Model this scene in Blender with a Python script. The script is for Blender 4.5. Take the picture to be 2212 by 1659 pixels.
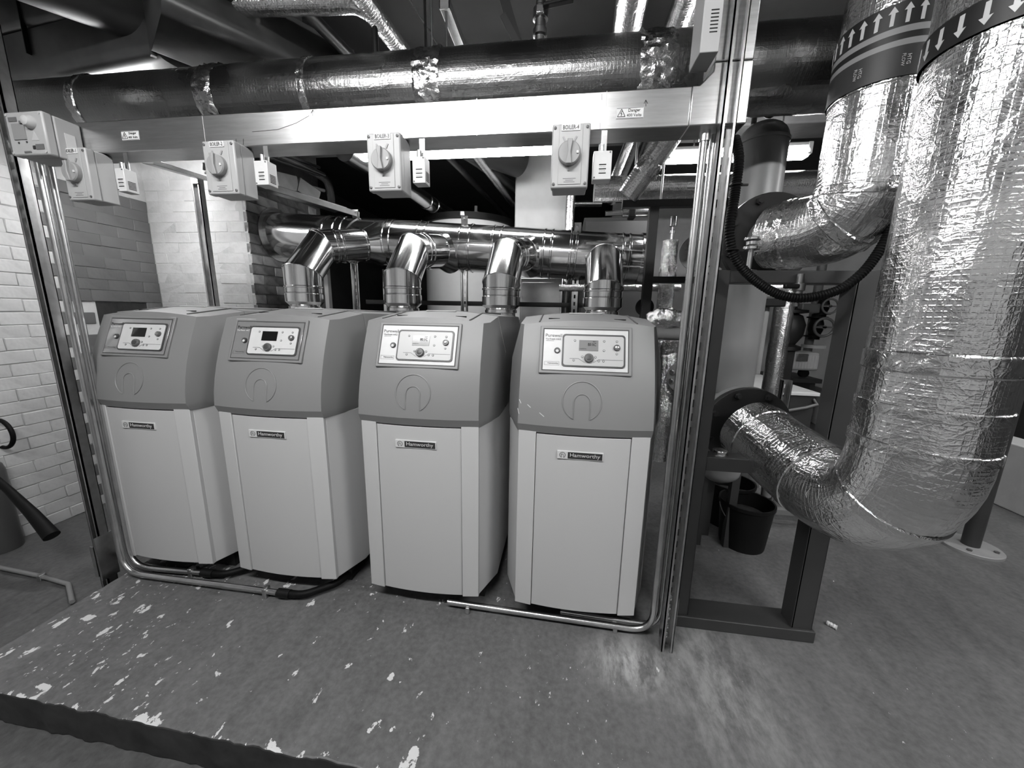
import bpy, bmesh, math, random
from mathutils import Vector, Matrix, noise
for _o in list(bpy.data.objects): bpy.data.objects.remove(_o, do_unlink=True)
scene = bpy.context.scene
COL = scene.collection
R = math.radians
random.seed(7)

# ------------------------------------------------------------------ camera
F_PX = 793.7647                       # focal length in pixels of the 2212 px wide frame
CAM_R = Vector((0.99031, 0.137667, 0.018254)).normalized()
CAM_F = Vector((-0.131649, 0.972499, -0.192132)).normalized()
CAM_R = (CAM_R - CAM_F * CAM_R.dot(CAM_F)).normalized()
CAM_U = CAM_R.cross(CAM_F)
CAM_T = Vector((-0.092063, -1.360492, 1.301103))
cd = bpy.data.cameras.new('camera'); cam = bpy.data.objects.new('camera', cd); COL.objects.link(cam)
cd.sensor_width = 36.0; cd.sensor_fit = 'HORIZONTAL'; cd.lens = 36.0 * F_PX / 2212.0
cd.clip_start = 0.02; cd.clip_end = 60
cam.matrix_world = Matrix(((CAM_R.x, CAM_U.x, -CAM_F.x, CAM_T.x), (CAM_R.y, CAM_U.y, -CAM_F.y, CAM_T.y),
                           (CAM_R.z, CAM_U.z, -CAM_F.z, CAM_T.z), (0, 0, 0, 1)))
scene.camera = cam
def at(u, v, x=None, y=None, z=None):
    """the point of the room on the plane x=, y= or z= that was sighted at u, v in the photograph's survey"""
    d = CAM_R * ((u - 1106) / F_PX) + CAM_F - CAM_U * ((v - 829.5) / F_PX)
    if x is not None: t = (x - CAM_T.x) / d.x
    elif y is not None: t = (y - CAM_T.y) / d.y
    else: t = (z - CAM_T.z) / d.z
    return CAM_T + d * t

# ------------------------------------------------------------------ world, exposure
w = bpy.data.worlds.new('world'); scene.world = w; w.use_nodes = True
w.node_tree.nodes['Background'].inputs[0].default_value = (0.5, 0.5, 0.5, 1)
w.node_tree.nodes['Background'].inputs[1].default_value = 0.004
scene.view_settings.view_transform = 'Standard'; scene.view_settings.look = 'None'
scene.view_settings.exposure = 0.0; scene.view_settings.gamma = 1.0
scene.view_settings.use_curve_mapping = False
scene.cycles.use_denoising = True
scene.cycles.use_light_tree = False; scene.cycles.max_bounces = 4; scene.cycles.diffuse_bounces = 3; scene.cycles.glossy_bounces = 4; scene.cycles.transmission_bounces = 1
scene.cycles.sample_clamp_indirect = 6.0; scene.cycles.caustics_reflective = False; scene.cycles.caustics_refractive = False
scene.cycles.use_adaptive_sampling = True; scene.cycles.adaptive_threshold = 0.1; scene.cycles.adaptive_min_samples = 16
LAMP_FRONT = 120.0      # tube brightness of the battens on the camera's side of the room
LAMP_BACK = 45.0       # and of those behind the boilers
LAMP_FILL = 85.0       # and of the unseen fill lamp added for the pier

# ------------------------------------------------------------------ materials
MATS = {}
def _new(name):
    m = bpy.data.materials.new(name); m.use_nodes = True
    nt = m.node_tree; b = nt.nodes['Principled BSDF']; MATS[name] = m
    return m, nt, b
def g3(v): return (v, v, v, 1)
def N(nt, t, **k):
    n = nt.nodes.new(t)
    for a, v in k.items():
        if a in n.inputs: n.inputs[a].default_value = v
        else: setattr(n, a, v)
    return n
def ramp(nt, src, p0, p1, c0, c1, interp='LINEAR'):
    r = nt.nodes.new('ShaderNodeValToRGB'); r.color_ramp.interpolation = interp
    r.color_ramp.elements[0].position = p0; r.color_ramp.elements[1].position = p1
    r.color_ramp.elements[0].color = g3(c0); r.color_ramp.elements[1].color = g3(c1)
    nt.links.new(src, r.inputs[0]); return r.outputs[0]
def mixc(nt, fac, a, b, mode='MIX'):
    m = nt.nodes.new('ShaderNodeMix'); m.data_type = 'RGBA'; m.blend_type = mode
    for s, v in ((m.inputs[0], fac), (m.inputs[6], a), (m.inputs[7], b)):
        if hasattr(v, 'links') or hasattr(v, 'is_linked'): nt.links.new(v, s)
        else: s.default_value = v if not isinstance(v, float) or s == m.inputs[0] else g3(v)
    return m.outputs[2]
def mathn(nt, op, a, b=0.0):
    m = nt.nodes.new('ShaderNodeMath'); m.operation = op
    for s, v in ((m.inputs[0], a), (m.inputs[1], b)):
        if hasattr(v, 'is_linked'): nt.links.new(v, s)
        else: s.default_value = v
    return m.outputs[0]
def bumpn(nt, b, h, strength=0.3, dist=0.01):
    n = nt.nodes.new('ShaderNodeBump'); n.inputs['Strength'].default_value = strength; n.inputs['Distance'].default_value = dist
    nt.links.new(h, n.inputs['Height']); nt.links.new(n.outputs[0], b.inputs['Normal'])
def mat(name, col, rough=0.5, metal=0.0, var=0.0, vscale=6.0, bump=0.0, bscale=60.0, spec=0.5, stretch=None):
    m, nt, b = _new(name)
    b.inputs['Base Color'].default_value = g3(col); b.inputs['Roughness'].default_value = rough
    b.inputs['Metallic'].default_value = metal; b.inputs['Specular IOR Level'].default_value = spec
    tc = nt.nodes.new('ShaderNodeTexCoord'); src = tc.outputs['Object']
    if stretch:
        mp = N(nt, 'ShaderNodeMapping'); mp.inputs['Scale'].default_value = stretch; nt.links.new(src, mp.inputs[0]); src = mp.outputs[0]
    if var:
        n = N(nt, 'ShaderNodeTexNoise', Scale=vscale, Detail=3.0, Roughness=0.6); nt.links.new(src, n.inputs['Vector'])
        nt.links.new(ramp(nt, n.outputs['Fac'], 0.3, 0.7, max(0, col * (1 - var)), min(1, col * (1 + var))), b.inputs['Base Color'])
    if bump:
        n = N(nt, 'ShaderNodeTexNoise', Scale=bscale, Detail=1.0); nt.links.new(src, n.inputs['Vector']); bumpn(nt, b, n.outputs['Fac'], bump)
    return m
def emit(name, strength):
    m, nt, b = _new(name)
    b.inputs['Base Color'].default_value = g3(0.8); b.inputs['Emission Color'].default_value = g3(1.0)
    b.inputs['Emission Strength'].default_value = strength
    return m
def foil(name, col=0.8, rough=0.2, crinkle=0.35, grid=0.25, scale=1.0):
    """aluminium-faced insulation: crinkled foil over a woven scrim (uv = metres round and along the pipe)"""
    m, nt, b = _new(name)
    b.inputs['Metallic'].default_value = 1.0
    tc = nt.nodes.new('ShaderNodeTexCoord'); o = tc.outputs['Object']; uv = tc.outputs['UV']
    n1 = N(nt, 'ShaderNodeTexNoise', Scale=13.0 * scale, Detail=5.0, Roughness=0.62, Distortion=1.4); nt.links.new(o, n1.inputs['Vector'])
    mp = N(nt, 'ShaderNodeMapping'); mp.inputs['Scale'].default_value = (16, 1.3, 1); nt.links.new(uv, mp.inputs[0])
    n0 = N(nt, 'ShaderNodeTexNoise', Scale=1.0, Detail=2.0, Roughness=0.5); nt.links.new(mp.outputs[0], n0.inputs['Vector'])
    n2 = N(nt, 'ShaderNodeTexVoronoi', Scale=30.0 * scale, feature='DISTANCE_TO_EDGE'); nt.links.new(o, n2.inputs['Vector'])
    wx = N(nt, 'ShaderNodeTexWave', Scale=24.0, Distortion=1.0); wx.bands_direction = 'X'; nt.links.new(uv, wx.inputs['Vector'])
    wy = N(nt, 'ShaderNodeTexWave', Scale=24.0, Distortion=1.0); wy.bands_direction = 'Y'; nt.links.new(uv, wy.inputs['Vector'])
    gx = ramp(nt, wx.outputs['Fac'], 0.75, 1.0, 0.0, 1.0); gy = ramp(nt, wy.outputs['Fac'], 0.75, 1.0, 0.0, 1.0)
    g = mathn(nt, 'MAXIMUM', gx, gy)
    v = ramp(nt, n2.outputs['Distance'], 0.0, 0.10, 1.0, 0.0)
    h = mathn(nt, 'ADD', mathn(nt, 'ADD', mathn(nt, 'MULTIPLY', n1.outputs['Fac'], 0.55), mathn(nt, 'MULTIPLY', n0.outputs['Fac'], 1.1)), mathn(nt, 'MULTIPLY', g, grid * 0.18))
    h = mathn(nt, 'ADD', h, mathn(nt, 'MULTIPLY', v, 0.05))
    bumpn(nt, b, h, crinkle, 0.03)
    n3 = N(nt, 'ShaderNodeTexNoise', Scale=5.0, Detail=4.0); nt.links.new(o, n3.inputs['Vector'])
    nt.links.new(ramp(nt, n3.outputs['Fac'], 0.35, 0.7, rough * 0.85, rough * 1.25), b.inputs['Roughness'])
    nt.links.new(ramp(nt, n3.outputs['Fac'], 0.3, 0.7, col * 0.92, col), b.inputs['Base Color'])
    return m

mat('hood', 0.205, 0.42, bump=0.03, bscale=900); mat('casing', 0.50, 0.45, bump=0.04, bscale=900)
mat('door_paint', 0.47, 0.45, bump=0.04, bscale=900)
mat('seam', 0.05, 0.6); mat('black', 0.006, 0.5, spec=0.25); mat('black_rubber', 0.004, 0.55, spec=0.15); mat('dark_gap', 0.006, 0.8)
mat('white_plastic', 0.37, 0.4, var=0.05); mat('label_white', 0.62, 0.45); mat('panel_grey', 0.45, 0.35)
mat('plate_white', 0.58, 0.35, var=0.04, vscale=20); mat('plate_grey', 0.42, 0.22, metal=0.6)
mat('ink', 0.02, 0.6); mat('ink_grey', 0.12, 0.6); mat('bezel', 0.05, 0.4)
mat('lcd', 0.22, 0.15); mat('lcd_dark', 0.006, 0.12)
mat('knob_grey', 0.10, 0.35); mat('iso_knob', 0.27, 0.45)
mat('galv', 0.62, 0.30, metal=1.0, var=0.10, vscale=30, stretch=(0.3, 1, 4))
mat('galv_strut', 0.55, 0.30, metal=1.0, var=0.15, vscale=20)
mat('conduit', 0.60, 0.26, metal=1.0, var=0.15, vscale=14)
mat('zinc_bolt', 0.7, 0.25, metal=1.0)
mat('stainless', 0.80, 0.13, metal=1.0, var=0.06, vscale=5)
mat('stainless_dull', 0.6, 0.22, metal=1.0, var=0.15, vscale=5)
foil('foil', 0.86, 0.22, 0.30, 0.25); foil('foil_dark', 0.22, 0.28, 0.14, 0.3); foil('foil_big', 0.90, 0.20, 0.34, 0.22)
foil('foil_crumple', 0.85, 0.15, 0.6, 0.0, 2.2); foil('foil_tape', 0.80, 0.18, 0.3, 0.0, 1.6); foil('foil_tape_dark', 0.45, 0.22, 0.3, 0.0, 1.6)
mat('stand_paint', 0.038, 0.45, var=0.1); mat('frame_black', 0.012, 0.5)
mat('tank_paint', 0.26, 0.35, var=0.06, vscale=4); mat('flange_paint', 0.018, 0.4); mat('flange_grey', 0.30, 0.45, var=0.1)
mat('pipe_grey', 0.20, 0.4); mat('duct_dark', 0.10, 0.35, metal=0.7, var=0.2); mat('pipe_dark', 0.018, 0.5)
mat('ceiling_paint', 0.022, 0.8, var=0.3, vscale=1.5, bump=0.2, bscale=15); mat('concrete', 0.15, 0.85, var=0.3, vscale=3, bump=0.3, bscale=25)
mat('column_paint', 0.55, 0.6, var=0.08, vscale=4, bump=0.25, bscale=18)
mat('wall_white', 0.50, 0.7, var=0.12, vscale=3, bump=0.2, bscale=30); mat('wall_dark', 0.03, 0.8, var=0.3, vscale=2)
mat('wall_mid', 0.45, 0.8, var=0.2, vscale=2)
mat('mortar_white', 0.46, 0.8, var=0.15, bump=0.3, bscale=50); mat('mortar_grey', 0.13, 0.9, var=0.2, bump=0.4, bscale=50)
mat('brick_painted', 0.50, 0.6, var=0.10, vscale=9, bump=0.25, bscale=35); mat('brick_shaded', 0.11, 0.6, var=0.12, vscale=5, bump=0.2, bscale=35); mat('brick_bare', 0.16, 0.8, var=0.45, vscale=11, bump=0.4, bscale=60)
mat('brick_pale', 0.34, 0.8, var=0.35, vscale=9, bump=0.4, bscale=60)
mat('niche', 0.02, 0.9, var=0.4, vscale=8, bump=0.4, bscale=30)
mat('timber', 0.17, 0.6, var=0.2, vscale=12); mat('tank_white', 0.70, 0.5, var=0.04)
mat('extinguisher', 0.07, 0.35); mat('glass_tint', 0.25, 0.08); mat('debris', 0.7, 0.7)
mat('band_black', 0.010, 0.5); mat('band_grey', 0.30, 0.5); mat('band_dark', 0.04, 0.5)
emit('lamp_front', LAMP_FRONT); emit('lamp_back', LAMP_BACK); emit('lamp_fill', LAMP_FILL)
mat('brass', 0.32, 0.3, metal=1.0)

_pl = [at(u, v, z=0) for u, v in ((295, 1560), (590, 1632), (95, 1484), (190, 1335), (895, 1625), (845, 1460))]
PEEL = [(p.x, p.y, rx, ry) for p, (rx, ry) in zip(_pl, ((.065, .04), (.085, .03), (.05, .02), (.04, .035), (.028, .03), (.02, .03)))]
def floor_mat(name, flakes=True, base=0.115):
    m, nt, b = _new(name)
    geo = nt.nodes.new('ShaderNodeNewGeometry'); P = geo.outputs['Position']
    def mapped(sc, rot=0.0):
        mp = N(nt, 'ShaderNodeMapping'); mp.inputs['Scale'].default_value = sc; mp.inputs['Rotation'].default_value = (0, 0, rot)
        nt.links.new(P, mp.inputs[0]); return mp.outputs[0]
    def nz(sc, v, d=6.0, r=0.6, dist=0.0):
        n = N(nt, 'ShaderNodeTexNoise', Scale=sc, Detail=d, Roughness=r, Distortion=dist); nt.links.new(v, n.inputs['Vector']); return n.outputs['Fac']
    big = nz(1.7, P, 5); streak = nz(5.0, mapped((2.2, 0.7, 1), R(-12)), 8, 0.65, 0.6); fine = nz(45, P, 4)
    c = ramp(nt, big, 0.3, 0.7, base * 0.62, base * 1.4)
    c = mixc(nt, 0.5, c, ramp(nt, streak, 0.3, 0.72, base * 0.45, base * 1.75))
    c = mixc(nt, 0.4, c, ramp(nt, fine, 0.3, 0.7, base * 0.5, base * 1.7))
    # scuffed bare concrete by the foot of the strut
    sep = nt.nodes.new('ShaderNodeSeparateXYZ'); nt.links.new(P, sep.inputs[0]); X, Y, Z = sep.outputs
    def blob(x, y, rx, ry):
        dx = mathn(nt, 'DIVIDE', mathn(nt, 'SUBTRACT', X, x), rx); dy = mathn(nt, 'DIVIDE', mathn(nt, 'SUBTRACT', Y, y), ry)
        d = mathn(nt, 'SQRT', mathn(nt, 'ADD', mathn(nt, 'MULTIPLY', dx, dx), mathn(nt, 'MULTIPLY', dy, dy)))
        return ramp(nt, d, 0.1, 1.0, 1.0, 0.0)
    sc_n = nz(8, mapped((1.6, 0.6, 1), R(-8)), 9, 0.74, 0.15)
    scuff = mathn(nt, 'MAXIMUM', blob(0.22, -0.14, 0.22, 0.16), mathn(nt, 'MULTIPLY', blob(0.52, -0.17, 0.34, 0.45), 0.5))
    scuff = mathn(nt, 'MULTIPLY', scuff, ramp(nt, sc_n, 0.42, 0.60, 0.0, 1.0))
    c = mixc(nt, scuff, c, g3(0.46))
    if flakes:
        fl = nz(13, mapped((1.25, 0.85, 1), R(-25)), 6, 0.62, 0.3); dens = nz(1.3, P, 2)
        left = ramp(nt, X, -0.6, 0.9, 1.0, 0.0)            # the paint has worn most on this end of the slab
        lm = N(nt, 'ShaderNodeMapRange'); nt.links.new(X, lm.inputs[0]); lm.inputs[1].default_value = -2.2; lm.inputs[2].default_value = 1.2
        lm.inputs[3].default_value = 0.05; lm.inputs[4].default_value = -0.075
        edge = N(nt, 'ShaderNodeMapRange'); nt.links.new(Y, edge.inputs[0]); edge.inputs[1].default_value = -0.62; edge.inputs[2].default_value = -0.53
        edge.inputs[3].default_value = 0.17; edge.inputs[4].default_value = 0.0
        edgex = N(nt, 'ShaderNodeMapRange'); nt.links.new(X, edgex.inputs[0]); edgex.inputs[1].default_value = -2.2; edgex.inputs[2].default_value = -2.08
        edgex.inputs[3].default_value = 0.06; edgex.inputs[4].default_value = 0.0
        s = mathn(nt, 'ADD', fl, lm.outputs[0]); s = mathn(nt, 'ADD', s, mathn(nt, 'MAXIMUM', edge.outputs[0], edgex.outputs[0]))
        s = mathn(nt, 'ADD', s, mathn(nt, 'MULTIPLY', mathn(nt, 'SUBTRACT', dens, 0.5), 0.12))
        fm = ramp(nt, s, 0.655, 0.663, 0.0, 1.0)
        for px, py, rx, ry in PEEL:
            bl = mathn(nt, 'ADD', blob(px, py, rx, ry), mathn(nt, 'MULTIPLY', mathn(nt, 'SUBTRACT', nz(28, P, 5, 0.65), 0.5), 1.7))
            fm = mathn(nt, 'MAXIMUM', fm, ramp(nt, bl, 0.50, 0.54, 0.0, 1.0))
        tiny = nz(48, mapped((1.2, 0.7, 1), R(-25)), 4, 0.6); tm = ramp(nt, mathn(nt, 'ADD', tiny, mathn(nt, 'ADD', mathn(nt, 'MULTIPLY', lm.outputs[0], 0.8), mathn(nt, 'MULTIPLY', mathn(nt, 'SUBTRACT', dens, 0.5), 0.35))), 0.695, 0.71, 0.0, 0.9)
        fm = mathn(nt, 'MAXIMUM', fm, tm)
        c = mixc(nt, fm, c, g3(0.66))
        h = mathn(nt, 'ADD', mathn(nt, 'MULTIPLY', fine, 0.3), mathn(nt, 'MULTIPLY', fm, -0.5))
    else:
        h = fine
    nt.links.new(c, b.inputs['Base Color'])
    bumpn(nt, b, h, 0.25, 0.01)
    nt.links.new(ramp(nt, streak, 0.3, 0.7, 0.42, 0.62), b.inputs['Roughness'])
    return m
floor_mat('floor_slab', True, 0.118); floor_mat('floor_low', False, 0.085); mat('riser', 0.025, 0.8, var=0.5, vscale=9, bump=0.5, bscale=20)

# ------------------------------------------------------------------ mesh helpers
WLOC = {}
class MB:
    def __init__(s): s.bm = bmesh.new(); s.uv = s.bm.loops.layers.uv.new('UVMap'); s.T = None
    def v(s, p):
        p = Vector(p); return s.bm.verts.new(s.T @ p if s.T else p)
    def f(s, vs, uvs=None):
        try: fc = s.bm.faces.new(vs)
        except ValueError: return None
        if uvs:
            for l, q in zip(fc.loops, uvs): l[s.uv].uv = q
        return fc
    def box(s, a, b):
        x0, y0, z0 = a; x1, y1, z1 = b
        vs = [s.v(p) for p in ((x0, y0, z0), (x1, y0, z0), (x1, y1, z0), (x0, y1, z0), (x0, y0, z1), (x1, y0, z1), (x1, y1, z1), (x0, y1, z1))]
        for q in ((0, 3, 2, 1), (4, 5, 6, 7), (0, 1, 5, 4), (1, 2, 6, 5), (2, 3, 7, 6), (3, 0, 4, 7)): s.f([vs[i] for i in q])
        return s
    def cbox(s, c, d): return s.box([c[i] - d[i] / 2 for i in range(3)], [c[i] + d[i] / 2 for i in range(3)])
    def bar(s, p, q, wd, ht, up=(0, 0, 1)):
        """a rectangular bar from p to q"""
        p, q = Vector(p), Vector(q); d = (q - p).normalized(); up = Vector(up)
        r = d.cross(up)
        if r.length < 1e-5: r = d.cross(Vector((0, 1, 0)))
        r.normalize(); u = r.cross(d)
        A = [s.v(p + r * (a * wd / 2) + u * (b * ht / 2)) for a, b in ((-1, -1), (1, -1), (1, 1), (-1, 1))]
        B = [s.v(q + r * (a * wd / 2) + u * (b * ht / 2)) for a, b in ((-1, -1), (1, -1), (1, 1), (-1, 1))]
        s.f(A[::-1]); s.f(B)
        for i in range(4): s.f([A[i], A[(i + 1) % 4], B[(i + 1) % 4], B[i]])
        return s
    def loft(s, rings, cap0=True, cap1=True):
        V = [[s.v(p) for p in r] for r in rings]; n = len(V[0])
        for a, b in zip(V, V[1:]):
            for i in range(n): s.f([a[i], a[(i + 1) % n], b[(i + 1) % n], b[i]])
        if cap0: s.f(V[0][::-1])
        if cap1: s.f(V[-1])
        return V
    def prism(s, pts, lo, hi, axis='z'):
        def P(a, b, h): return {'z': (a, b, h), 'y': (a, h, b), 'x': (h, a, b)}[axis]
        s.loft([[P(a, b, lo) for a, b in pts], [P(a, b, hi) for a, b in pts]]); return s
    def tube(s, path, r, seg=20, cap=True, jit=0.0, jscale=9.0):
        path = [Vector(p) for p in path]; n = len(path)
        rr = (lambda i: r[i]) if isinstance(r, (list, tuple)) else (lambda i: r)
        tang = []
        for i in range(n):
            t = (path[min(i + 1, n - 1)] - path[max(i - 1, 0)]); tang.append(t.normalized())
        a = Vector((0, 0, 1)) if abs(tang[0].z) < 0.9 else Vector((0, 1, 0))
        nx = (a - tang[0] * a.dot(tang[0])).normalized(); rings = []; L = 0.0; Ls = []
        for i in range(n):
            if i: nx = (nx - tang[i] * nx.dot(tang[i])).normalized(); L += (path[i] - path[i - 1]).length
            Ls.append(L); ny = tang[i].cross(nx); ring = []
            for k in range(seg):
                an = 2 * math.pi * k / seg; d = nx * math.cos(an) + ny * math.sin(an); q = rr(i)
                if jit: q += jit * noise.noise((path[i] + d * q) * jscale) + 0.5 * jit * noise.noise((path[i] + d * q) * jscale * 3.1)
                ring.append(s.v(path[i] + d * q))
            rings.append(ring)
        for i in range(n - 1):
            A, B = rings[i], rings[i + 1]; c = 2 * math.pi * max(rr(i), 1e-4)
            for k in range(seg):
                k2 = (k + 1) % seg
                s.f([A[k], A[k2], B[k2], B[k]], [(c * k / seg, Ls[i]), (c * (k + 1) / seg, Ls[i]), (c * (k + 1) / seg, Ls[i + 1]), (c * k / seg, Ls[i + 1])])
        if cap: s.f(rings[0][::-1]); s.f(rings[-1])
        return s
    def lathe(s, prof, c, axis=(0, 0, 1), seg=24, cap=True):
        ax = Vector(axis).normalized(); c = Vector(c)
        return s.tube2([(c + ax * h, r) for r, h in prof], ax, seg, cap)
    def tube2(s, st, ax, seg, cap):
        a = Vector((0, 0, 1)) if abs(ax.z) < 0.9 else Vector((0, 1, 0))
        nx = (a - ax * a.dot(ax)).normalized(); ny = ax.cross(nx)
        V = [[s.v(p + (nx * math.cos(2 * math.pi * k / seg) + ny * math.sin(2 * math.pi * k / seg)) * max(r, 1e-5)) for k in range(seg)] for p, r in st]
        for A, B in zip(V, V[1:]):
            for k in range(seg): s.f([A[k], A[(k + 1) % seg], B[(k + 1) % seg], B[k]])
        if cap: s.f(V[0][::-1]); s.f(V[-1])
        return s
    def ring(s, c, axis, ro, ri, th, seg=36):
        """a flat washer of thickness th"""
        return s.lathe([(ri, -th / 2), (ro, -th / 2), (ro, th / 2), (ri, th / 2), (ri, -th / 2)], c, axis, seg, cap=False)
    def build(s, name, m, parent=None, bev=0.0, ang=35, smooth=True, recalc=True, label=None):
        bm = s.bm
        bmesh.ops.remove_doubles(bm, verts=bm.verts[:], dist=1e-6)
        if recalc: bmesh.ops.recalc_face_normals(bm, faces=bm.faces[:])
        xs = [v.co for v in bm.verts]
        lo = Vector([min(p[i] for p in xs) for i in range(3)]); hi = Vector([max(p[i] for p in xs) for i in range(3)])
        c = (lo + hi) / 2
        for v in bm.verts: v.co -= c
        me = bpy.data.meshes.new(name); bm.to_mesh(me); bm.free()
        me.materials.append(MATS[m])
        if smooth:
            for p in me.polygons: p.use_smooth = True
            me.set_sharp_from_angle(angle=R(ang))
        o = bpy.data.objects.new(name, me); COL.objects.link(o)
        if parent: o.parent = parent; o.location = c - WLOC[parent.name]
        else: o.location = c
        WLOC[o.name] = c
        if bev:
            md = o.modifiers.new('bevel', 'BEVEL'); md.width = bev; md.segments = 2; md.limit_method = 'ANGLE'; md.angle_limit = R(40)
        if label: o['label'] = label
        return o
def tag(o, label, cat, group=None):
    o['label'] = label; o['category'] = cat
    if group: o['group'] = group
    return o
def struct(o): o['kind'] = 'structure'; return o
def thing(name, label, cat, loc, group=None):
    o = bpy.data.objects.new(name, None); COL.objects.link(o); o.location = Vector(loc); o.empty_display_size = 0.05
    WLOC[o.name] = Vector(loc); return tag(o, label, cat, group)
def plane_T(c, right, up):
    r = Vector(right).normalized(); u = Vector(up).normalized(); n = r.cross(u)
    return Matrix(((r.x, u.x, n.x, c[0]), (r.y, u.y, n.y, c[1]), (r.z, u.z, n.z, c[2]), (0, 0, 0, 1)))
def text(s, c, right, up, width, m, parent, depth=0.0006, height=None, name='lettering', off=0.0004):
    cu = bpy.data.curves.new('t', 'FONT'); cu.body = s; cu.align_x = 'CENTER'; cu.align_y = 'CENTER'; cu.size = 1; cu.extrude = 0.0; cu.resolution_u = 2
    to = bpy.data.objects.new('t', cu); COL.objects.link(to)
    bpy.context.view_layer.update()
    me = to.evaluated_get(bpy.context.evaluated_depsgraph_get()).to_mesh()
    mb = MB(); vs = [v.co.copy() for v in me.vertices]
    x0 = min(v.x for v in vs); x1 = max(v.x for v in vs); y0 = min(v.y for v in vs); y1 = max(v.y for v in vs)
    k = width / (x1 - x0); ky = k if height is None else height / (y1 - y0)
    mb.T = plane_T(c, right, up)
    bv = [mb.v(((v.x - (x0 + x1) / 2) * k, (v.y - (y0 + y1) / 2) * ky, off)) for v in vs]
    for p in me.polygons: mb.f([bv[i] for i in p.vertices])
    bpy.data.objects.remove(to); bpy.data.curves.remove(cu)
    ext = bmesh.ops.extrude_face_region(mb.bm, geom=mb.bm.faces[:])
    nrm = Vector(right).normalized().cross(Vector(up).normalized())
    for e in ext['geom']:
        if isinstance(e, bmesh.types.BMVert): e.co += nrm * depth
    return mb.build(name, m, parent, smooth=False)
def copy_tree(o, parent=None):
    c = o.copy(); COL.objects.link(c); c.parent = parent
    for ch in o.children: copy_tree(ch, c)
    return c
def arc(c, a, b, r, t0, t1, n=10):
    """points on a circle about c in the plane of the unit vectors a, b"""
    c, a, b = Vector(c), Vector(a), Vector(b)
    return [c + a * (r * math.cos(t0 + (t1 - t0) * i / n)) + b * (r * math.sin(t0 + (t1 - t0) * i / n)) for i in range(n + 1)]
def bend(path, r=0.1, n=8):
    """round the corners of a polyline"""
    path = [Vector(p) for p in path]; out = [path[0]]
    for i in range(1, len(path) - 1):
        p, a, b = path[i], path[i - 1] - path[i], path[i + 1] - path[i]
        la, lb = a.length, b.length; a.normalize(); b.normalize()
        ang = a.angle(b); d = min(r / math.tan(ang / 2), la * 0.49, lb * 0.49)
        s, e = p + a * d, p + b * d
        for k in range(n + 1):
            t = k / n; out.append((1 - t) ** 2 * s + 2 * t * (1 - t) * p + t * t * e)
    out.append(path[-1]); return out
def dense(path, step):
    out = [Vector(path[0])]
    for a, b in zip(path, path[1:]):
        a, b = Vector(a), Vector(b); n = max(1, int((b - a).length / step))
        out += [a.lerp(b, (k + 1) / n) for k in range(n)]
    return out
X, Y, Z = Vector((1, 0, 0)), Vector((0, 1, 0)), Vector((0, 0, 1))

# ================================================================== the setting
LOW = -0.13
def edge_pts(p, q, n, amp, sd):
    p, q = Vector(p), Vector(q); rnd = random.Random(sd); d = (q - p).normalized(); nn = Vector((-d.y, d.x))
    out = []
    for i in range(n + 1):
        c = p.lerp(q, i / n); o = 0.0
        if 0 < i < n:
            o = amp * noise.noise(Vector((c.x * 14, c.y * 14, sd))) + rnd.uniform(-amp, amp) * .35 + amp * 3.5 * max(0, noise.noise(Vector((c.x * 5, c.y * 5, sd + 9))) - .25)
        out.append(tuple(c + nn * o))
    return out
mb = MB(); mb.box((-3.7, -4.2, LOW - 0.1), (4.6, 6.4, LOW)); fl = struct(mb.build('floor', 'floor_low', smooth=False))
pl = edge_pts((-2.165, 1.6), (-2.185, -0.58), 110, 0.005, 3) + edge_pts((-2.185, -0.58), (4.4, -0.66), 330, 0.006, 5)[1:] + [(4.4, 6.2), (-2.165, 6.2)]
mb = MB(); mb.prism(pl, LOW, 0.0); slab = struct(mb.build('floor_slab', 'floor_slab', bev=0.006))
slab.data.materials.append(MATS['riser'])
for p in slab.data.polygons:
    if abs(p.normal.z) < 0.5: p.material_index = 1
# walls
WX = -3.36
mb = MB(); mb.box((WX - 0.2, -4.2, LOW), (WX - 0.004, 1.304, 2.9)); wl = struct(mb.build('wall_left', 'mortar_white', smooth=False))
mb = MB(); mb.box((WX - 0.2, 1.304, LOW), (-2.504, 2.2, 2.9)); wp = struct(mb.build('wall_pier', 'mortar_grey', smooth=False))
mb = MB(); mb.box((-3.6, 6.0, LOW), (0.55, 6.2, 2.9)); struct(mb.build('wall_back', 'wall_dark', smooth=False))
mb = MB(); mb.box((0.55, 4.6, LOW), (4.4, 4.8, 2.9)); struct(mb.build('wall_back_right', 'wall_white', smooth=False))
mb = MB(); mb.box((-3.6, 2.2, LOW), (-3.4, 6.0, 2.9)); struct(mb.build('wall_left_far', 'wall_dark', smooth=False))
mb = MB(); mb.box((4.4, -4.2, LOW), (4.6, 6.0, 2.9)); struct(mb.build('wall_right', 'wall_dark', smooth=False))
mb = MB(); mb.box((-3.6, -4.4, LOW), (4.6, -4.2, 2.9)); struct(mb.build('wall_front', 'wall_mid', smooth=False))
mb = MB(); mb.box((-3.6, -4.4, 2.9), (4.6, 6.2, 3.0)); struct(mb.build('ceiling', 'ceiling_paint', smooth=False))
zt = at(2180, 955, x=3.05).z
mb = MB(); mb.box((3.05, 0.9, 0.0), (3.25, 4.6, zt)); struct(mb.build('wall_low_right', 'wall_white', bev=0.01))
mb = MB(); mb.box((2.6, 1.75, zt), (3.25, 1.95, 2.9)); struct(mb.build('wall_return_right', 'wall_dark', bev=0.01))
# ceiling downstand beam
mb = MB(); mb.box((-2.5, 1.72, 2.62), (4.4, 1.98, 2.9)); struct(mb.build('trim_1', 'concrete', bev=0.012))
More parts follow.
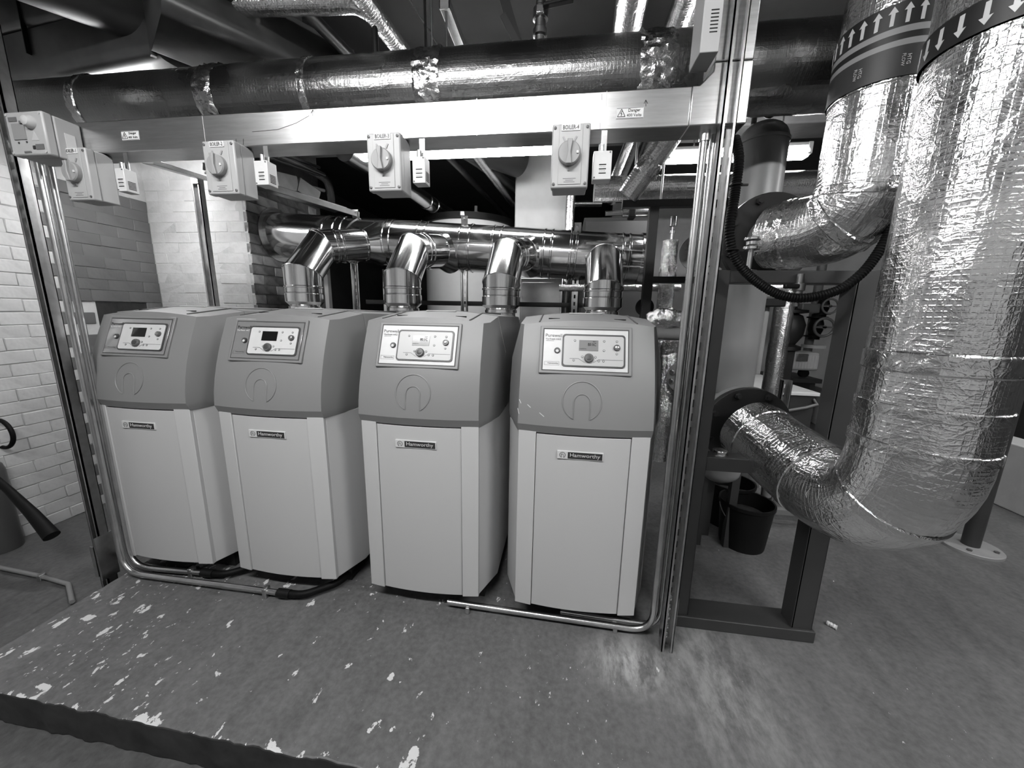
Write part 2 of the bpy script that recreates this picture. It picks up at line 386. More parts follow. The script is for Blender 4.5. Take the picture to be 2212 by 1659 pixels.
# bricks: one mesh for each format, shared by all
def brick_mesh(name, sx, sy, sz, m, sd):
    mb = MB(); rnd = random.Random(sd); b = 0.004
    mb.cbox((0, 0, 0), (sx, sy, sz))
    bmesh.ops.bevel(mb.bm, geom=mb.bm.edges[:], offset=b, segments=1, affect='EDGES', profile=0.5)
    for v in mb.bm.verts: v.co += Vector([rnd.uniform(-.0018, .0018) for _ in range(3)])
    me = bpy.data.meshes.new(name); mb.bm.to_mesh(me); mb.bm.free(); me.materials.append(MATS[m])
    return me
def bricks(parent, meshes, origin, along, normal, length, z0, z1, skip=None, course=0.0765, brick=0.228, proud=0.004):
    rnd = random.Random(11); row = 0; z = z0; o = Vector(origin); a = Vector(along); n = Vector(normal); cnt = 0
    full, half = meshes
    while z + 0.06 < z1:
        s = 0.0 if row % 2 else -brick / 2
        while s < length - 0.02:
            e = s + brick; c = max(s, 0); d = min(e, length)
            if d - c > brick * 0.9: me, wid = full, brick
            elif d - c > brick * 0.4: me, wid = half, brick / 2
            else: s = e; continue
            mid = (c + d) / 2
            if not (skip and skip(mid, z + course / 2)):
                b = bpy.data.objects.new('brick', rnd.choice(me)); COL.objects.link(b); b.parent = parent
                w_ = o + a * mid + n * (rnd.uniform(-0.001, 0.003)) + Z * (z + course / 2 + rnd.uniform(-.002, .002))
                b.location = w_ - WLOC[parent.name]; b.rotation_euler = (0, 0, rnd.uniform(-.006, .006)); cnt += 1
            s = e
        z += course; row += 1
    return cnt
def brick_set(axis, m, fw=0.2274, hh=0.0758):
    d = lambda L: (0.030, L, hh) if axis == 'y' else (L, 0.030, hh)
    f = [brick_mesh('brick_full', *d(fw), m[i % len(m)], 30 + i) for i in range(5)]
    h = [brick_mesh('brick_half', *d(fw / 2 - .002), m[i % len(m)], 60 + i) for i in range(5)]
    return f, h
SHADED = {}
bp = ['brick_painted']; bb = ['brick_bare', 'brick_bare', 'brick_pale', 'brick_bare', 'brick_pale']
def niche(s, z): return 1.14 < s < 1.53 and 1.02 < z < 1.34
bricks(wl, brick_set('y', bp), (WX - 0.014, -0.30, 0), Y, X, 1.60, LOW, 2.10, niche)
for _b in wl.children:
    if _b.name.startswith('brick') and _b.location.y + WLOC[wl.name].y > 0.62:      # the stretch by the pier has shade put into its colour
        _b.data = SHADED.setdefault(_b.data.name, brick_mesh('brick_shaded', *[2 * max(abs(v.co[i]) for v in _b.data.vertices) for i in range(3)], 'brick_shaded', 90))
for p in wp.data.polygons: pass
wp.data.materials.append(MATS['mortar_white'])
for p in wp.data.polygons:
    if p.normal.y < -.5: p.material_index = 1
bricks(wp, brick_set('x', bp), (WX, 1.318, 0), X, -Y, 0.86, 1.02, 2.25)
bricks(wp, brick_set('y', bb, .222, .070), (-2.515, 1.30, 0), Y, X, 0.88, 1.02, 2.25)
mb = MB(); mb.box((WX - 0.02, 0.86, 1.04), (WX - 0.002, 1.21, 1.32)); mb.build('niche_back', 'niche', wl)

# ================================================================== lamps
def batten(loc, L, m, label, top=2.9):
    t = thing('fluorescent_batten', label, 'light', loc, 'fluorescent battens on the ceiling')
    x, y, z = loc
    mb = MB(); mb.box((x - L / 2, y - 0.038, z + 0.03), (x + L / 2, y + 0.038, z + 0.055)); mb.build('housing', 'white_plastic', t, bev=0.006)
    mb = MB(); pr = [(y - 0.04, z + 0.03), (y - 0.044, z + 0.0), (y - 0.03, z - 0.028), (y + 0.03, z - 0.028), (y + 0.044, z + 0.0), (y + 0.04, z + 0.03)]
    mb.prism([(a, b) for a, b in pr], x - L / 2 + 0.01, x + L / 2 - 0.01, axis='x'); mb.build('diffuser', m, t, bev=0.008)
    for e in (-1, 1):
        mb = MB(); mb.box((x + e * (L / 2 - 0.012) - 0.014, y - 0.042, z - 0.015), (x + e * (L / 2 - 0.012) + 0.014, y + 0.042, z + 0.056)); mb.build('end_cap', 'white_plastic', t, bev=0.006)
    for e in (-.3, .3):
        mb = MB(); mb.tube([(x + e * L, y, z + 0.055), (x + e * L, y, top)], 0.005, 8); mb.build('hanger_rod', 'zinc_bolt', t)
    return t
yl = 1.40; a, b = at(747, 338, y=yl), at(1205, 322, y=yl)
batten(((a.x + b.x) / 2, yl, (a.z + b.z) / 2), b.x - a.x, 'lamp_back', 'long lit fluorescent batten seen between the second and fourth isolators')
a, b = at(1437, 342, y=yl), at(1746, 332, y=yl)
batten(((a.x + b.x) / 2, yl, (a.z + b.z) / 2), b.x - a.x, 'lamp_back', 'lit fluorescent batten behind the slotted strut and the grey tank')
batten((-0.95, -1.5, 2.56), 1.7, 'lamp_front', 'long fluorescent batten over the open floor before the boilers')
batten((1.85, -1.5, 2.56), 1.6, 'lamp_front', 'fluorescent batten over the open floor facing the vertical foil pipes')
batten((-2.65, 0.64, 2.22), 0.6, 'lamp_fill', 'short fluorescent batten hanging behind the main pipe before the white pier', 2.40)  # unseen fill, added only to brighten the pier face
batten((3.4, 0.4, 2.74), 0.9, 'lamp_front', 'short fluorescent batten by the far low white wall')

# ================================================================== boilers
def bow(x, hw, s): return -s * max(0.0, 1 - (x / hw) ** 2)
ARC = [-1, -.75, -.5, -.25, 0, .25, .5, .75, 1]
def boiler(bx, label, lit, digits, plate, k):
    t = thing('boiler', label, 'boiler', (bx, 0.5, 0), 'row of floor-standing boilers')
    P = lambda x, y, z: (bx + x, y, z)
    ZB, ZT, hw, cw, yd, yb = 0.09, 0.858, 0.246, 0.302, 0.15, 1.10
    mb = MB(); mb.box(P(-.25, .10, 0), P(.25, 1.05, ZB)); mb.build('plinth', 'dark_gap', t)
    pts = [(bx + x * hw, 0.008) for x in ARC] + [(bx + cw, yd), (bx + cw, yb), (bx - cw, yb), (bx - cw, yd)]
    mb = MB(); mb.prism(pts, ZB, ZT); mb.build('casing', 'casing', t, bev=0.003)
    def curved(name, x0, x1, off, z0, z1, m):
        xs = [x0 + (x1 - x0) * i / 10 for i in range(11)]
        f = [(bx + x, bow(x, hw, 0.022) - off) for x in xs]; bk = [(bx + x, 0.012) for x in xs[::-1]]
        mb = MB(); mb.prism(f + bk, z0, z1); return mb.build(name, m, t, bev=0.0015)
    curved('front_door', -.1762, .1762, 0.001, ZB + .002, ZT - .012, 'door_paint')
    curved('corner_strip', -hw, -.178, 0.007, ZB, ZT - .002, 'casing'); curved('corner_strip', .178, hw, 0.007, ZB, ZT - .002, 'casing')
    # hood
    y0 = lambda z: -0.020 + ((z - .885) / .365) ** 1.6 * .108 if z > .885 else -0.020 + (.885 - z) * .45
    bs = lambda z: 0.022 - 0.010 * max(0, (z - .885) / .365)
    HB = 0.32
    def ring(z, cwz, ydz, dz=0.0):
        hz = hw + 0.003 - 0.005 * max(0, (z - .885) / .365); y = y0(z)
        r = [P(x * hz, y + bow(x * hz, hz, bs(z)), z) for x in ARC]
        return r + [P(cwz, y + ydz, z + dz)] + [P(-x * cwz, HB, z + dz) for x in ARC] + [P(-cwz, y + ydz, z + dz)]
    topz = lambda x, y: 1.252 + 0.022 * (1 - (x / .25) ** 2) + 0.03 * min(1, max(0, (y - .09) / .25))
    rings = [ring(.852, cw - .004, .158), ring(.868, cw + .001, .16), ring(.885, cw + .003, .16), ring(.94, cw + .003, .158), ring(1.0, cw + .002, .153), ring(1.06, cw, .148), ring(1.115, cw - .002, .138)]
    mids = []
    for zk, f_ in ((1.165, .36), (1.21, .68)):
        mids.append(ring(zk, cw - .002 - (cw - .264) * f_, .138 - .093 * f_))
    zz = 1.252; tr = ring(zz, .262, .045); tr = [(p[0], p[1], topz((p[0] - bx) * .95, p[1])) for p in tr]
    mb = MB(); V = mb.loft(rings + mids + [tr], True, False); top = V[-1]
    mid = [top[19]] + [mb.v(P(x * .262, tr[9][1], topz(x * .25, tr[9][1]))) for x in ARC[1:-1]] + [top[9]]
    bk = top[10:19][::-1]
    for A, B in ((top[0:9], mid), (mid, bk)):
        for i in range(8): mb.f([A[i], A[i + 1], B[i + 1], B[i]])
    mb.build('hood', 'hood', t, ang=22)
    # rear cover of the same section
    sec = [(-cw, ZT - .004), (-cw + .002, 1.115)] + [(x * .262, topz(x * .25, .4)) for x in ARC] + [(cw - .002, 1.115), (cw, ZT - .004)]
    mb = MB(); mb.loft([[P(x, HB + .004, z) for x, z in sec], [P(x, yb, z - .012) for x, z in sec]]); mb.build('rear_cover', 'hood', t, ang=22)
    for sx in (-.185, .185):
        mb = MB(); pth = [P(sx, .10, topz(sx, .10) + .002), P(sx, .2, topz(sx, .2) + .002), P(sx, HB, topz(sx, HB) + .0025), P(sx * .98, .85, topz(sx, .5) - .004)]
        mb.tube(pth, 0.0035, 6); mb.build('seam', 'seam', t)
    for sx in (-.13, .13):
        mb = MB(); z = topz(sx, .17) + .001; mb.cbox(P(sx, .17, z), (.045, .008, .004)); mb.build('vent_slot', 'black', t)
    mb = MB(); mb.cbox(P(0, .30, topz(0, .30) + .001), (.14, .022, .005)); mb.build('lid_handle', 'casing', t, bev=.002)
    # control panel on the sloping front
    up = Vector((0, .40, 1)).normalized(); rt = X; zc = 1.163; nrm = rt.cross(up)
    def C(px, pz, off=0.0):     # a point of the panel plane
        base = Vector((bx, y0(zc) - 0.0125, zc)); return base + rt * px + up * pz + nrm * off
    def slab_(px, pz, wd, ht, o0, o1, name, m, par, rad=0.0, bev=0.0):
        mb = MB(); mb.T = plane_T(C(px, pz), rt, up)
        if rad:
            q = []
            for cx, cz, a0 in ((wd / 2 - rad, ht / 2 - rad, 0), (-wd / 2 + rad, ht / 2 - rad, 90), (-wd / 2 + rad, -ht / 2 + rad, 180), (wd / 2 - rad, -ht / 2 + rad, 270)):
                q += [(cx + rad * math.cos(R(a0 + j * 22.5)), cz + rad * math.sin(R(a0 + j * 22.5))) for j in range(5)]
            mb.prism(q, o0, o1)
        else: mb.box((-wd / 2, -ht / 2, o0), (wd / 2, ht / 2, o1))
        return mb.build(name, m, par, bev=bev)
    def disc(px, pz, r, o0, o1, name, m, par, dome=0.3):
        mb = MB(); mb.lathe([(r, o0), (r, o1 - (o1 - o0) * dome), (r * .85, o1), (0.0001, o1)], C(px, pz), nrm, 20); return mb.build(name, m, par)
    slab_(-.008, .002, .340, .186, -.03, .004, 'panel_surround', 'hood', t, bev=.003)
    slab_(-.008, .002, .318, .166, -.03, .0046, 'panel_seam', 'seam', t)
    pn = slab_(-.008, .001, .310, .158, 0, .006, 'control_panel', plate, t, bev=.0008)
    slab_(.022, -.001, .230, .126, .006, .0095, 'bezel', 'bezel', pn, rad=.012)
    slab_(.022, -.002, .218, .114, .006, .011, 'keypad', 'panel_grey' if lit else 'plate_white', pn, rad=.009)
    sc = slab_(.004, .018, .070, .041, .011, .0125, 'screen', 'lcd' if lit else 'lcd_dark', pn)
    if lit:
        text(digits, C(.016, .022, .0128), rt, up, .030, 'ink', pn, height=.011)
        text('TEST', C(.024, .033, .0128), rt, up, .014, 'ink_grey', pn); text('POWER ON', C(-.016, .005, .0128), rt, up, .024, 'ink_grey', pn)
    kn = disc(.006, -.031, .017, .011, .022, 'knob', 'knob_grey', pn); disc(.006, -.031, .010, .022, .0235, 'knob_cap', 'bezel', pn)
    disc(.106, .012, .0125, .011, .019, 'power_switch', 'knob_grey', pn, .7); disc(.106, .0125, .007, .019, .021, 'switch_tip', 'zinc_bolt', pn)
    ks = disc(-.111, -.003, .0115, .006, .013, 'key_switch', 'bezel', pn, .6); disc(-.111, -.006, .0055, .013, .0145, 'key_tip', 'plate_white', pn)
    for px, pz in ((-.047, .036), (.060, .036), (.060, .000), (-.049, -.040), (.042, -.040), (.059, -.040), (-.018, -.026), (.030, -.026), (.106, .036), (.106, -.011)):
        disc(px, pz, .0042, .011, .0122, 'button', 'bezel', pn, .2); disc(px, pz, .0028, .0121, .0127, 'button_cap', 'panel_grey', pn, .2)
    for a, b in (((-.064, -.033), (-.032, -.033)), ((-.032, -.033), (-.010, -.047)), ((.022, -.047), (.042, -.035)), ((.042, -.035), (.128, -.035))):
        mb = MB(); mb.bar(C(*a, .0113), C(*b, .0113), .0012, .0006, up=nrm); mb.build('printed_line', 'bezel', pn)
    text('Purewell', C(-.126, .056, .0062), rt, up, .062, 'ink_grey' if lit else 'ink', pn)
    text('Variheat mk2', C(-.128, .042, .0062), rt, up, .058, 'bezel' if lit else 'label_white', pn)
    mb = MB(); mb.bar(C(-.155, .0345, .0062), C(-.125, .0345, .0062), .0014, .0006, up=nrm); mb.build('printed_line', 'ink_grey', pn)
    text('Hamworthy', C(-.125, -.053, .0062), rt, up, .040, 'ink_grey', pn)
    for a, b in (((-.157, -.046), (-.102, -.046)), ((-.157, -.060), (-.102, -.060)), ((-.157, -.046), (-.157, -.060)), ((-.102, -.046), (-.102, -.060))):
        mb = MB(); mb.bar(C(*a, .0062), C(*b, .0062), .0009, .0006, up=nrm); mb.build('printed_line', 'ink_grey', pn)
    # embossed emblem
    ex = -.012
    def E(px, z): return Vector((bx + px, y0(z) + bow(px, hw, bs(z)) - .0003, z))
    zc2, rr = .983, .071
    pth = [E(ex + rr * math.sin(a_), zc2 + rr * math.cos(a_)) for a_ in [R(-152 + 304 * i / 40) for i in range(41)]]
    mb = MB(); mb.tube(pth, .0024, 6); mb.build('emblem', 'hood', t)
    pth = [E(ex - .030, .918), E(ex - .030, .975)] + [E(ex - .030 * math.cos(R(a_)), .979 + .030 * math.sin(R(a_))) for a_ in range(0, 181, 15)] + [E(ex + .030, .918)]
    mb = MB(); mb.tube(dense(pth, .02), .0024, 6); mb.build('emblem', 'hood', t)
    # maker's badge on the door
    yb_ = bow(0, hw, .022) - .001; bz = .772
    bd = MB().box(P(-.094, yb_ - .003, bz - .0165), P(.078, yb_ + .006, bz + .0165)).build('badge', 'plate_white', t, bev=.0015)
    mb = MB(); mb.box(P(-.054, yb_ - .0042, bz - .0125), P(.074, yb_ - .003, bz + .0125)); mb.build('badge_field', 'ink', bd)
    text('Hamworthy', P(.010, yb_ - .0044, bz), X, Z, .112, 'label_white', bd, height=.019)
    cz = (bx - .074, yb_ - .0034, bz)
    mb = MB(); mb.tube(arc(cz, X, Z, .0105, R(-62), R(242), 24), .0011, 6); mb.build('badge_emblem', 'ink_grey', bd)
    mb = MB(); mb.tube([(cz[0] - .004, cz[1], cz[2] - .010), (cz[0] - .004, cz[1], cz[2] + .005)] , .001, 6); mb.tube(arc((cz[0], cz[1], cz[2] - .001), X, Z, .004, R(180), R(0), 8) + [Vector((cz[0] + .004, cz[1], cz[2] - .010))], .001, 6); mb.build('badge_emblem', 'ink_grey', bd)
    if k == 3:
        for (u0, v0), (u1, v1) in (((1140, 872), (1147, 878)), ((1166, 888), (1176, 896)), ((1122, 862), (1126, 870)), ((1119, 880), (1122, 892))):
            p, q = at(u0, v0, y=-.004), at(u1, v1, y=-.004); mb = MB(); mb.bar(E(p.x, p.z), E(q.x, q.z), .002, .0012, up=-Y); mb.build('scratch', 'label_white', t)
    # feet
    for fx in (-.2, .2):
        for fy in (.16, .98):
            mb = MB(); mb.lathe([(.02, 0), (.02, .012), (.01, .014), (.01, ZB)], P(fx, fy, 0), Z, 12); mb.build('foot', 'black', t)
    return t
BX = [-1.95, -1.312, -0.6505, 0.0]
boiler(BX[0], 'boiler farthest along the row, under the first isolator, with dark screen', False, '', 'plate_grey', 0)
boiler(BX[1], 'second boiler of the row, under the second isolator, dark screen on grey plate', False, '', 'plate_grey', 1)
boiler(BX[2], 'third boiler of the row, white control plate, under the third isolator', True, '80.1C', 'plate_white', 2)
boiler(BX[3], 'nearest boiler beside the slotted strut, white control plate showing a reading', True, '80.0C', 'plate_white', 3)

# ================================================================== flues
HY, FY = 1.60, 1.0
HA, HB_ = at(596, 508, y=HY), at(1383, 562, y=HY)
HB_.y = HA.y = HY; HR = 0.176
def hpt(x): return HA.lerp(HB_, (x - HA.x) / (HB_.x - HA.x))
t = thing('flue_header', 'large polished horizontal flue pipe sloping up into the bare brick pier', 'pipe', (HA + HB_) / 2)
dx = (HB_ - HA).normalized()
mb = MB(); mb.tube(dense([HA - dx * .15, HB_], .2), HR, 48); mb.build('pipe', 'stainless', t)
for px in (700, 722, 738, 828, 842, 900, 916, 990, 1012, 1062, 1080, 1173, 1190, 1232, 1244, 1345, 1360):
    c = at(px, 540, y=HY - HR * .8); c = hpt(c.x); mb = MB(); mb.lathe([(HR, -.009), (HR + .006, -.005), (HR + .006, .005), (HR, .009)], c, dx, 48, False); mb.build('joint_band', 'stainless', t)
mb = MB(); mb.lathe([(HR + .012, 0), (HR + .012, .045), (HR - .004, .05), (HR - .02, .03), (.001, .028)], HB_ - dx * .02, dx, 48); mb.build('end_cap', 'stainless', t)
mb = MB(); mb.ring((-2.495, HY, hpt(-2.495).z), X, HR + .035, HR, .012, 48); mb.build('wall_collar', 'stainless_dull', t)
for px in (767, 1002, 1248):
    c = hpt(at(px, 500, y=HY - .08).x); mb = MB(); mb.cbox((c.x, HY - .06, c.z + HR + .012), (.05, .006, .07)); br = mb.build('bracket', 'galv_strut', t)
    mb = MB(); mb.lathe([(.012, 0), (.012, .01), (.006, .012), (.006, .02)], (c.x, HY - .063, c.z + HR + .02), -Y, 8); mb.build('bolt', 'zinc_bolt', br)
fl_lab = ['polished elbowed flue rising from the farthest boiler', 'polished elbowed flue rising from the second boiler of the row',
          'polished elbowed flue rising from the third boiler of the row', 'polished elbowed flue rising from the boiler beside the strut']
risers = [((658, 645), (655, 592), (694, 533), (815, 527)), ((872, 648), (868, 602), (893, 542), (968, 541)), ((1083, 652), (1082, 613), (1095, 553), (1143, 549)), ((1302, 656), (1302, 628), (1305, 567), (1310, 575))]
for i, (b0, k1, k2, tee) in enumerate(risers):
    t = thing('boiler_flue', fl_lab[i], 'pipe', (BX[i] + .15, FY, 1.29), 'flues between the boilers and the header')
    r = .116
    p0 = at(b0[0], b0[1], y=FY); p1 = at(*k1, y=FY); p2 = at(*k2, y=FY + .25); p3 = at(*tee, y=HY - .05)
    p0.x = p1.x = (p0.x + p1.x) / 2; p0.y = p1.y = FY
    if i == 3: p3 = Vector((p2.x + .02, HY - .05, p2.z + .04))
    zc = p0.z
    mb = MB(); mb.lathe([(.092, 0), (.092, zc - .045 - 1.27)], (p0.x, FY, 1.27), Z, 36); mb.build('spigot', 'stainless', t)
    mb = MB(); mb.lathe([(.092, 0), (.102, .004), (.102, .02), (.092, .026)], (p0.x, FY, 1.292), Z, 36, False); mb.build('spigot_clamp', 'stainless', t)
    mb = MB(); mb.lathe([(.092, -.05), (r + .004, -.022), (r + .004, .03), (r, .034), (r, .04)], (p0.x, FY, zc), Z, 40); mb.build('socket', 'stainless', t)
    mid1 = p1; d12 = (p2 - p1); d12.normalize(); d23 = (p3 - p2).normalized()
    def mitre(a, b, na, nb, name, R_=r):
        mb = MB(); seg = 40; d = (b - a).normalized(); u = (X - d * X.dot(d)).normalized(); v_ = d.cross(u); A = []; B = []
        for k in range(seg):
            q = u * (R_ * math.cos(2 * math.pi * k / seg)) + v_ * (R_ * math.sin(2 * math.pi * k / seg))
            ra = a + q; A.append(ra + d * ((a - ra).dot(na) / d.dot(na))); rb = b + q; B.append(rb + d * ((b - rb).dot(nb) / d.dot(nb)))
        mb.loft([A, B], True, True); return mb.build(name, 'stainless', t)
    n1 = (Z + d12).normalized(); n2 = (d12 + d23).normalized()
    mitre(Vector((p0.x, FY, zc + .03)), p1, Z, n1, 'riser'); mitre(p1, p2, n1, n2, 'elbow'); mitre(p2, p3, n2, d23, 'branch')
    for q in (p1, p2):
        nn = n1 if q is p1 else n2; dd = Z if q is p1 else d12
        mb = MB(); u = (X - nn * X.dot(nn)).normalized(); v_ = nn.cross(u)
        cs = abs(nn.dot(dd)); pts = []
        for k in range(41):
            a_ = 2 * math.pi * k / 40; pts.append(q + u * ((r + .0015) * math.cos(a_)) + v_ * ((r + .0015) / cs * math.sin(a_)))
        mb.tube(pts, .0028, 6); mb.build('weld_seam', 'stainless', t)
    mb = MB(); mb.lathe([(r, -.008), (r + .005, -.004), (r + .005, .004), (r, .008)], (p0.x, FY, zc + .075), Z, 40, False); mb.build('joint_band', 'stainless', t)
    L = (p3 - p2).length
    for s_ in (.22, .32, .74, .82):
        mb = MB(); mb.lathe([(r, -.010), (r + .006, -.005), (r + .006, .005), (r, .010)], p2 + d23 * (L * s_), d23, 40, False); mb.build('joint_band', 'stainless', t)
    mb = MB(); mb.lathe([(r, 0), (r + .003, .0), (HR * .98, .10)], p3 - d23 * .10, d23, 40, False); mb.build('tee_collar', 'stainless', t)

# ================================================================== cable trunking (the bright beam)
BY0, BY1 = -0.05, 0.05          # front and back of the trunking
zb = at(900, 299, y=BY0).z; ztp = at(900, 221, y=BY0).z
xl = at(100, 300, y=BY0).x; xv0 = at(1543, 140, y=BY0).x; xv1 = at(1620, 200, y=BY0).x
t = thing('cable_trunking', 'long bright galvanised trunking across the room above the boilers', 'trunking', ((xl + xv1) / 2, 0, zb))
mb = MB(); mb.box((xl, BY0, zb), (xv0 - .055, BY1, ztp)); mb.build('trunking_run', 'galv', t, bev=.003)
mb = MB(); e = .055
mb.prism([(xv0 - e, zb), (xv1, zb), (xv1, zb + .165), (xv0, zb + .165), (xv0, ztp + .035), (xv0 - .035, ztp), (xv0 - e, ztp)], BY0 - .0015, BY1, axis='y'); mb.build('trunking_bend', 'galv', t, bev=.003)
mb = MB(); mb.box((xv0 + .001, BY0, zb + .168), (xv1 - .001, BY1, 2.9)); mb.build('trunking_riser', 'galv', t, bev=.003)
for px in (152, 440, 1030, 1306):
    c = at(px, 280, y=BY0); mb = MB(); mb.box((c.x - .001, BY0 - .0012, zb), (c.x + .001, BY0 + .01, ztp)); mb.build('lid_joint', 'galv_strut', t)
def pen(pts, w_=.0016):
    mb = MB(); P_ = [at(u, v, y=BY0) for u, v in pts]
    for a, b in zip(P_, P_[1:]): mb.bar((a.x, BY0 - .0006, a.z), (b.x, BY0 - .0006, b.z), w_, .0008, up=-Y)
    mb.build('pen_mark', 'ink', t)
for u, v in ((676, 237), (1131, 212), (1395, 216)):
    pen([(u - 4, v + 8), (u, v), (u + 4, v + 8)]); pen([(u, v), (u, v + 14)])
for u, v in ((510, 300), (526, 300), (688, 243), (742, 228), (754, 231), (869, 287), (888, 286), (1244, 213), (1276, 266), (1296, 266), (1300, 203)):
    pen([(u, v), (u, v + 13)], .0012)
pen([(545, 285), (600, 280), (640, 266), (668, 250)], .0008); pen([(1105, 230), (1130, 232), (1166, 228)], .0008)
def warn(u0, v0, u1, v1):
    a, b = at(u0, v0, y=BY0), at(u1, v1, y=BY0); y = BY0 - .0012; cx, cz = (a.x + b.x) / 2, (a.z + b.z) / 2; wd, ht = b.x - a.x, a.z - b.z
    l = MB().box((a.x, y, b.z), (b.x, BY0 + .002, a.z)).build('warning_label', 'label_white', t)
    for z in (a.z - .0015, b.z + .0015): MB().box((a.x + .001, y - .0005, z - .0006), (b.x - .001, y + .0005, z + .0006)).build('label_border', 'ink_grey', l)
    tx = a.x + wd * .19; s = ht * .38; T = [(tx - s, cz - s * .8), (tx + s, cz - s * .8), (tx, cz + s)]
    mb = MB()
    for p, q in zip(T, T[1:] + T[:1]): mb.bar((p[0], y - .0004, p[1]), (q[0], y - .0004, q[1]), .0016, .0008, up=-Y)
    B = [(tx + s * .12, cz + s * .5), (tx - s * .18, cz - s * .1), (tx + s * .16, cz - s * .12), (tx - s * .06, cz - s * .65)]
    for p, q in zip(B, B[1:]): mb.bar((p[0], y - .0004, p[1]), (q[0], y - .0004, q[1]), .0018, .0008, up=-Y)
    mb.build('hazard_symbol', 'ink', l)
    text('Danger', (cx + wd * .16, y, cz + ht * .2), X, Z, wd * .44, 'ink', l); text('400 Volts', (cx + wd * .16, y, cz - ht * .2), X, Z, wd * .54, 'ink', l)
warn(262, 284, 302, 302); warn(1332, 234, 1389, 255)

# ------------------------------------------------------------------ isolators under the trunking
def isolator(corners, name_, label, ang):
    (l, top), (r_, bot) = corners; y = -.105
    a, b = at(l, top, y=y), at(r_, bot, y=y); x0, x1, z1, z0 = a.x, b.x, zb - .001, b.z
    t = thing('isolator_switch', label, 'switch', ((x0 + x1) / 2, y + .04, z1), 'rotary isolators under the trunking')
    cx, cz, wd, ht = (x0 + x1) / 2, (z0 + z1) / 2, x1 - x0, z1 - z0
    MB().box((x0 + .003, y + .030, z0 + .003), (x1 - .003, y + .09, z1)).build('box_body', 'white_plastic', t, bev=.004)
    ld = MB().box((x0, y, z0), (x1, y + .03, z1)).build('cover', 'white_plastic', t, bev=.005)
    MB().box((x0 + .022, y - .002, z0 + .010), (x1 - .022, y, z1 - .006)).build('cover_rib', 'white_plastic', ld, bev=.001)
    pl_ = MB().box((cx - .029, y - .004, z1 - .022), (cx + .027, y - .002, z1 - .004)).build('name_plate', 'label_white', t)
    text(name_, (cx - .001, y - .004, z1 - .013), X, Z, .048, 'ink', pl_, height=.0115)
    kc = (cx - .003, y - .002, cz + .004); kr = .034
    k = MB().lathe([(kr, 0), (kr, .014), (kr - .003, .018), (.001, .018)], kc, -Y, 36).build('knob', 'iso_knob', t)
    mb = MB(); mb.T = plane_T((kc[0], y - .018, kc[2]), X, Z)
    mb.T = mb.T @ Matrix.Rotation(ang, 4, 'Z')
    g = [(-.008, kr), (-.006, .012), (-.004, 0), (-.006, -.012), (-.010, -kr), (.010, -kr), (.006, -.012), (.004, 0), (.006, .012), (.008, kr)]
    mb.prism(g, -.002, .011); mb.build('knob_grip', 'iso_knob', k, bev=.002)
    MB().cbox((kc[0] + kr * .72, y - .021, kc[2] - .001), (.006, .004, .007)).build('knob_pip', 'label_white', k)
    for s in (-1, 1):
        mb = MB(); mb.bar((kc[0] + s * .013, y - .003, kc[2] + .036), (kc[0] + s * .020, y - .003, kc[2] + .049), .005, .003, up=-Y); mb.build('position_mark', 'iso_knob', t)
    mb = MB(); mb.bar((kc[0], y - .003, kc[2] - .034), (kc[0], y - .003, kc[2] - .047), .005, .003, up=-Y); mb.build('position_mark', 'iso_knob', t)
    for sx in (-1, 1):
        for sz in (-1, 1):
            MB().lathe([(.0045, 0), (.0045, .002), (.002, .003)], (cx + sx * (wd / 2 - .009), y, cz + sz * (ht / 2 - .012)), -Y, 10).build('screw', 'knob_grey', t)
    for q, wv in enumerate((.040, .024, .034)):
        MB().box((cx - wv / 2, y - .0024, z0 + .026 - q * .005), (cx + wv / 2, y - .0018, z0 + .0275 - q * .005)).build('small_print', 'ink_grey', t)
isolator(((130, 336), (203, 432)), 'BOILER-1', 'white rotary isolator next to the white enclosure, first along the trunking', R(3))
isolator(((436, 315), (517, 419)), 'BOILER-2', 'white rotary isolator marked as second, above the second boiler', R(2))
isolator(((791, 301), (868, 412)), 'BOILER-3', 'white rotary isolator marked as third, before the lit batten', R(2))
isolator(((1193, 286), (1269, 405)), 'BOILER-4', 'white rotary isolator marked as fourth, before the white column', R(-2))

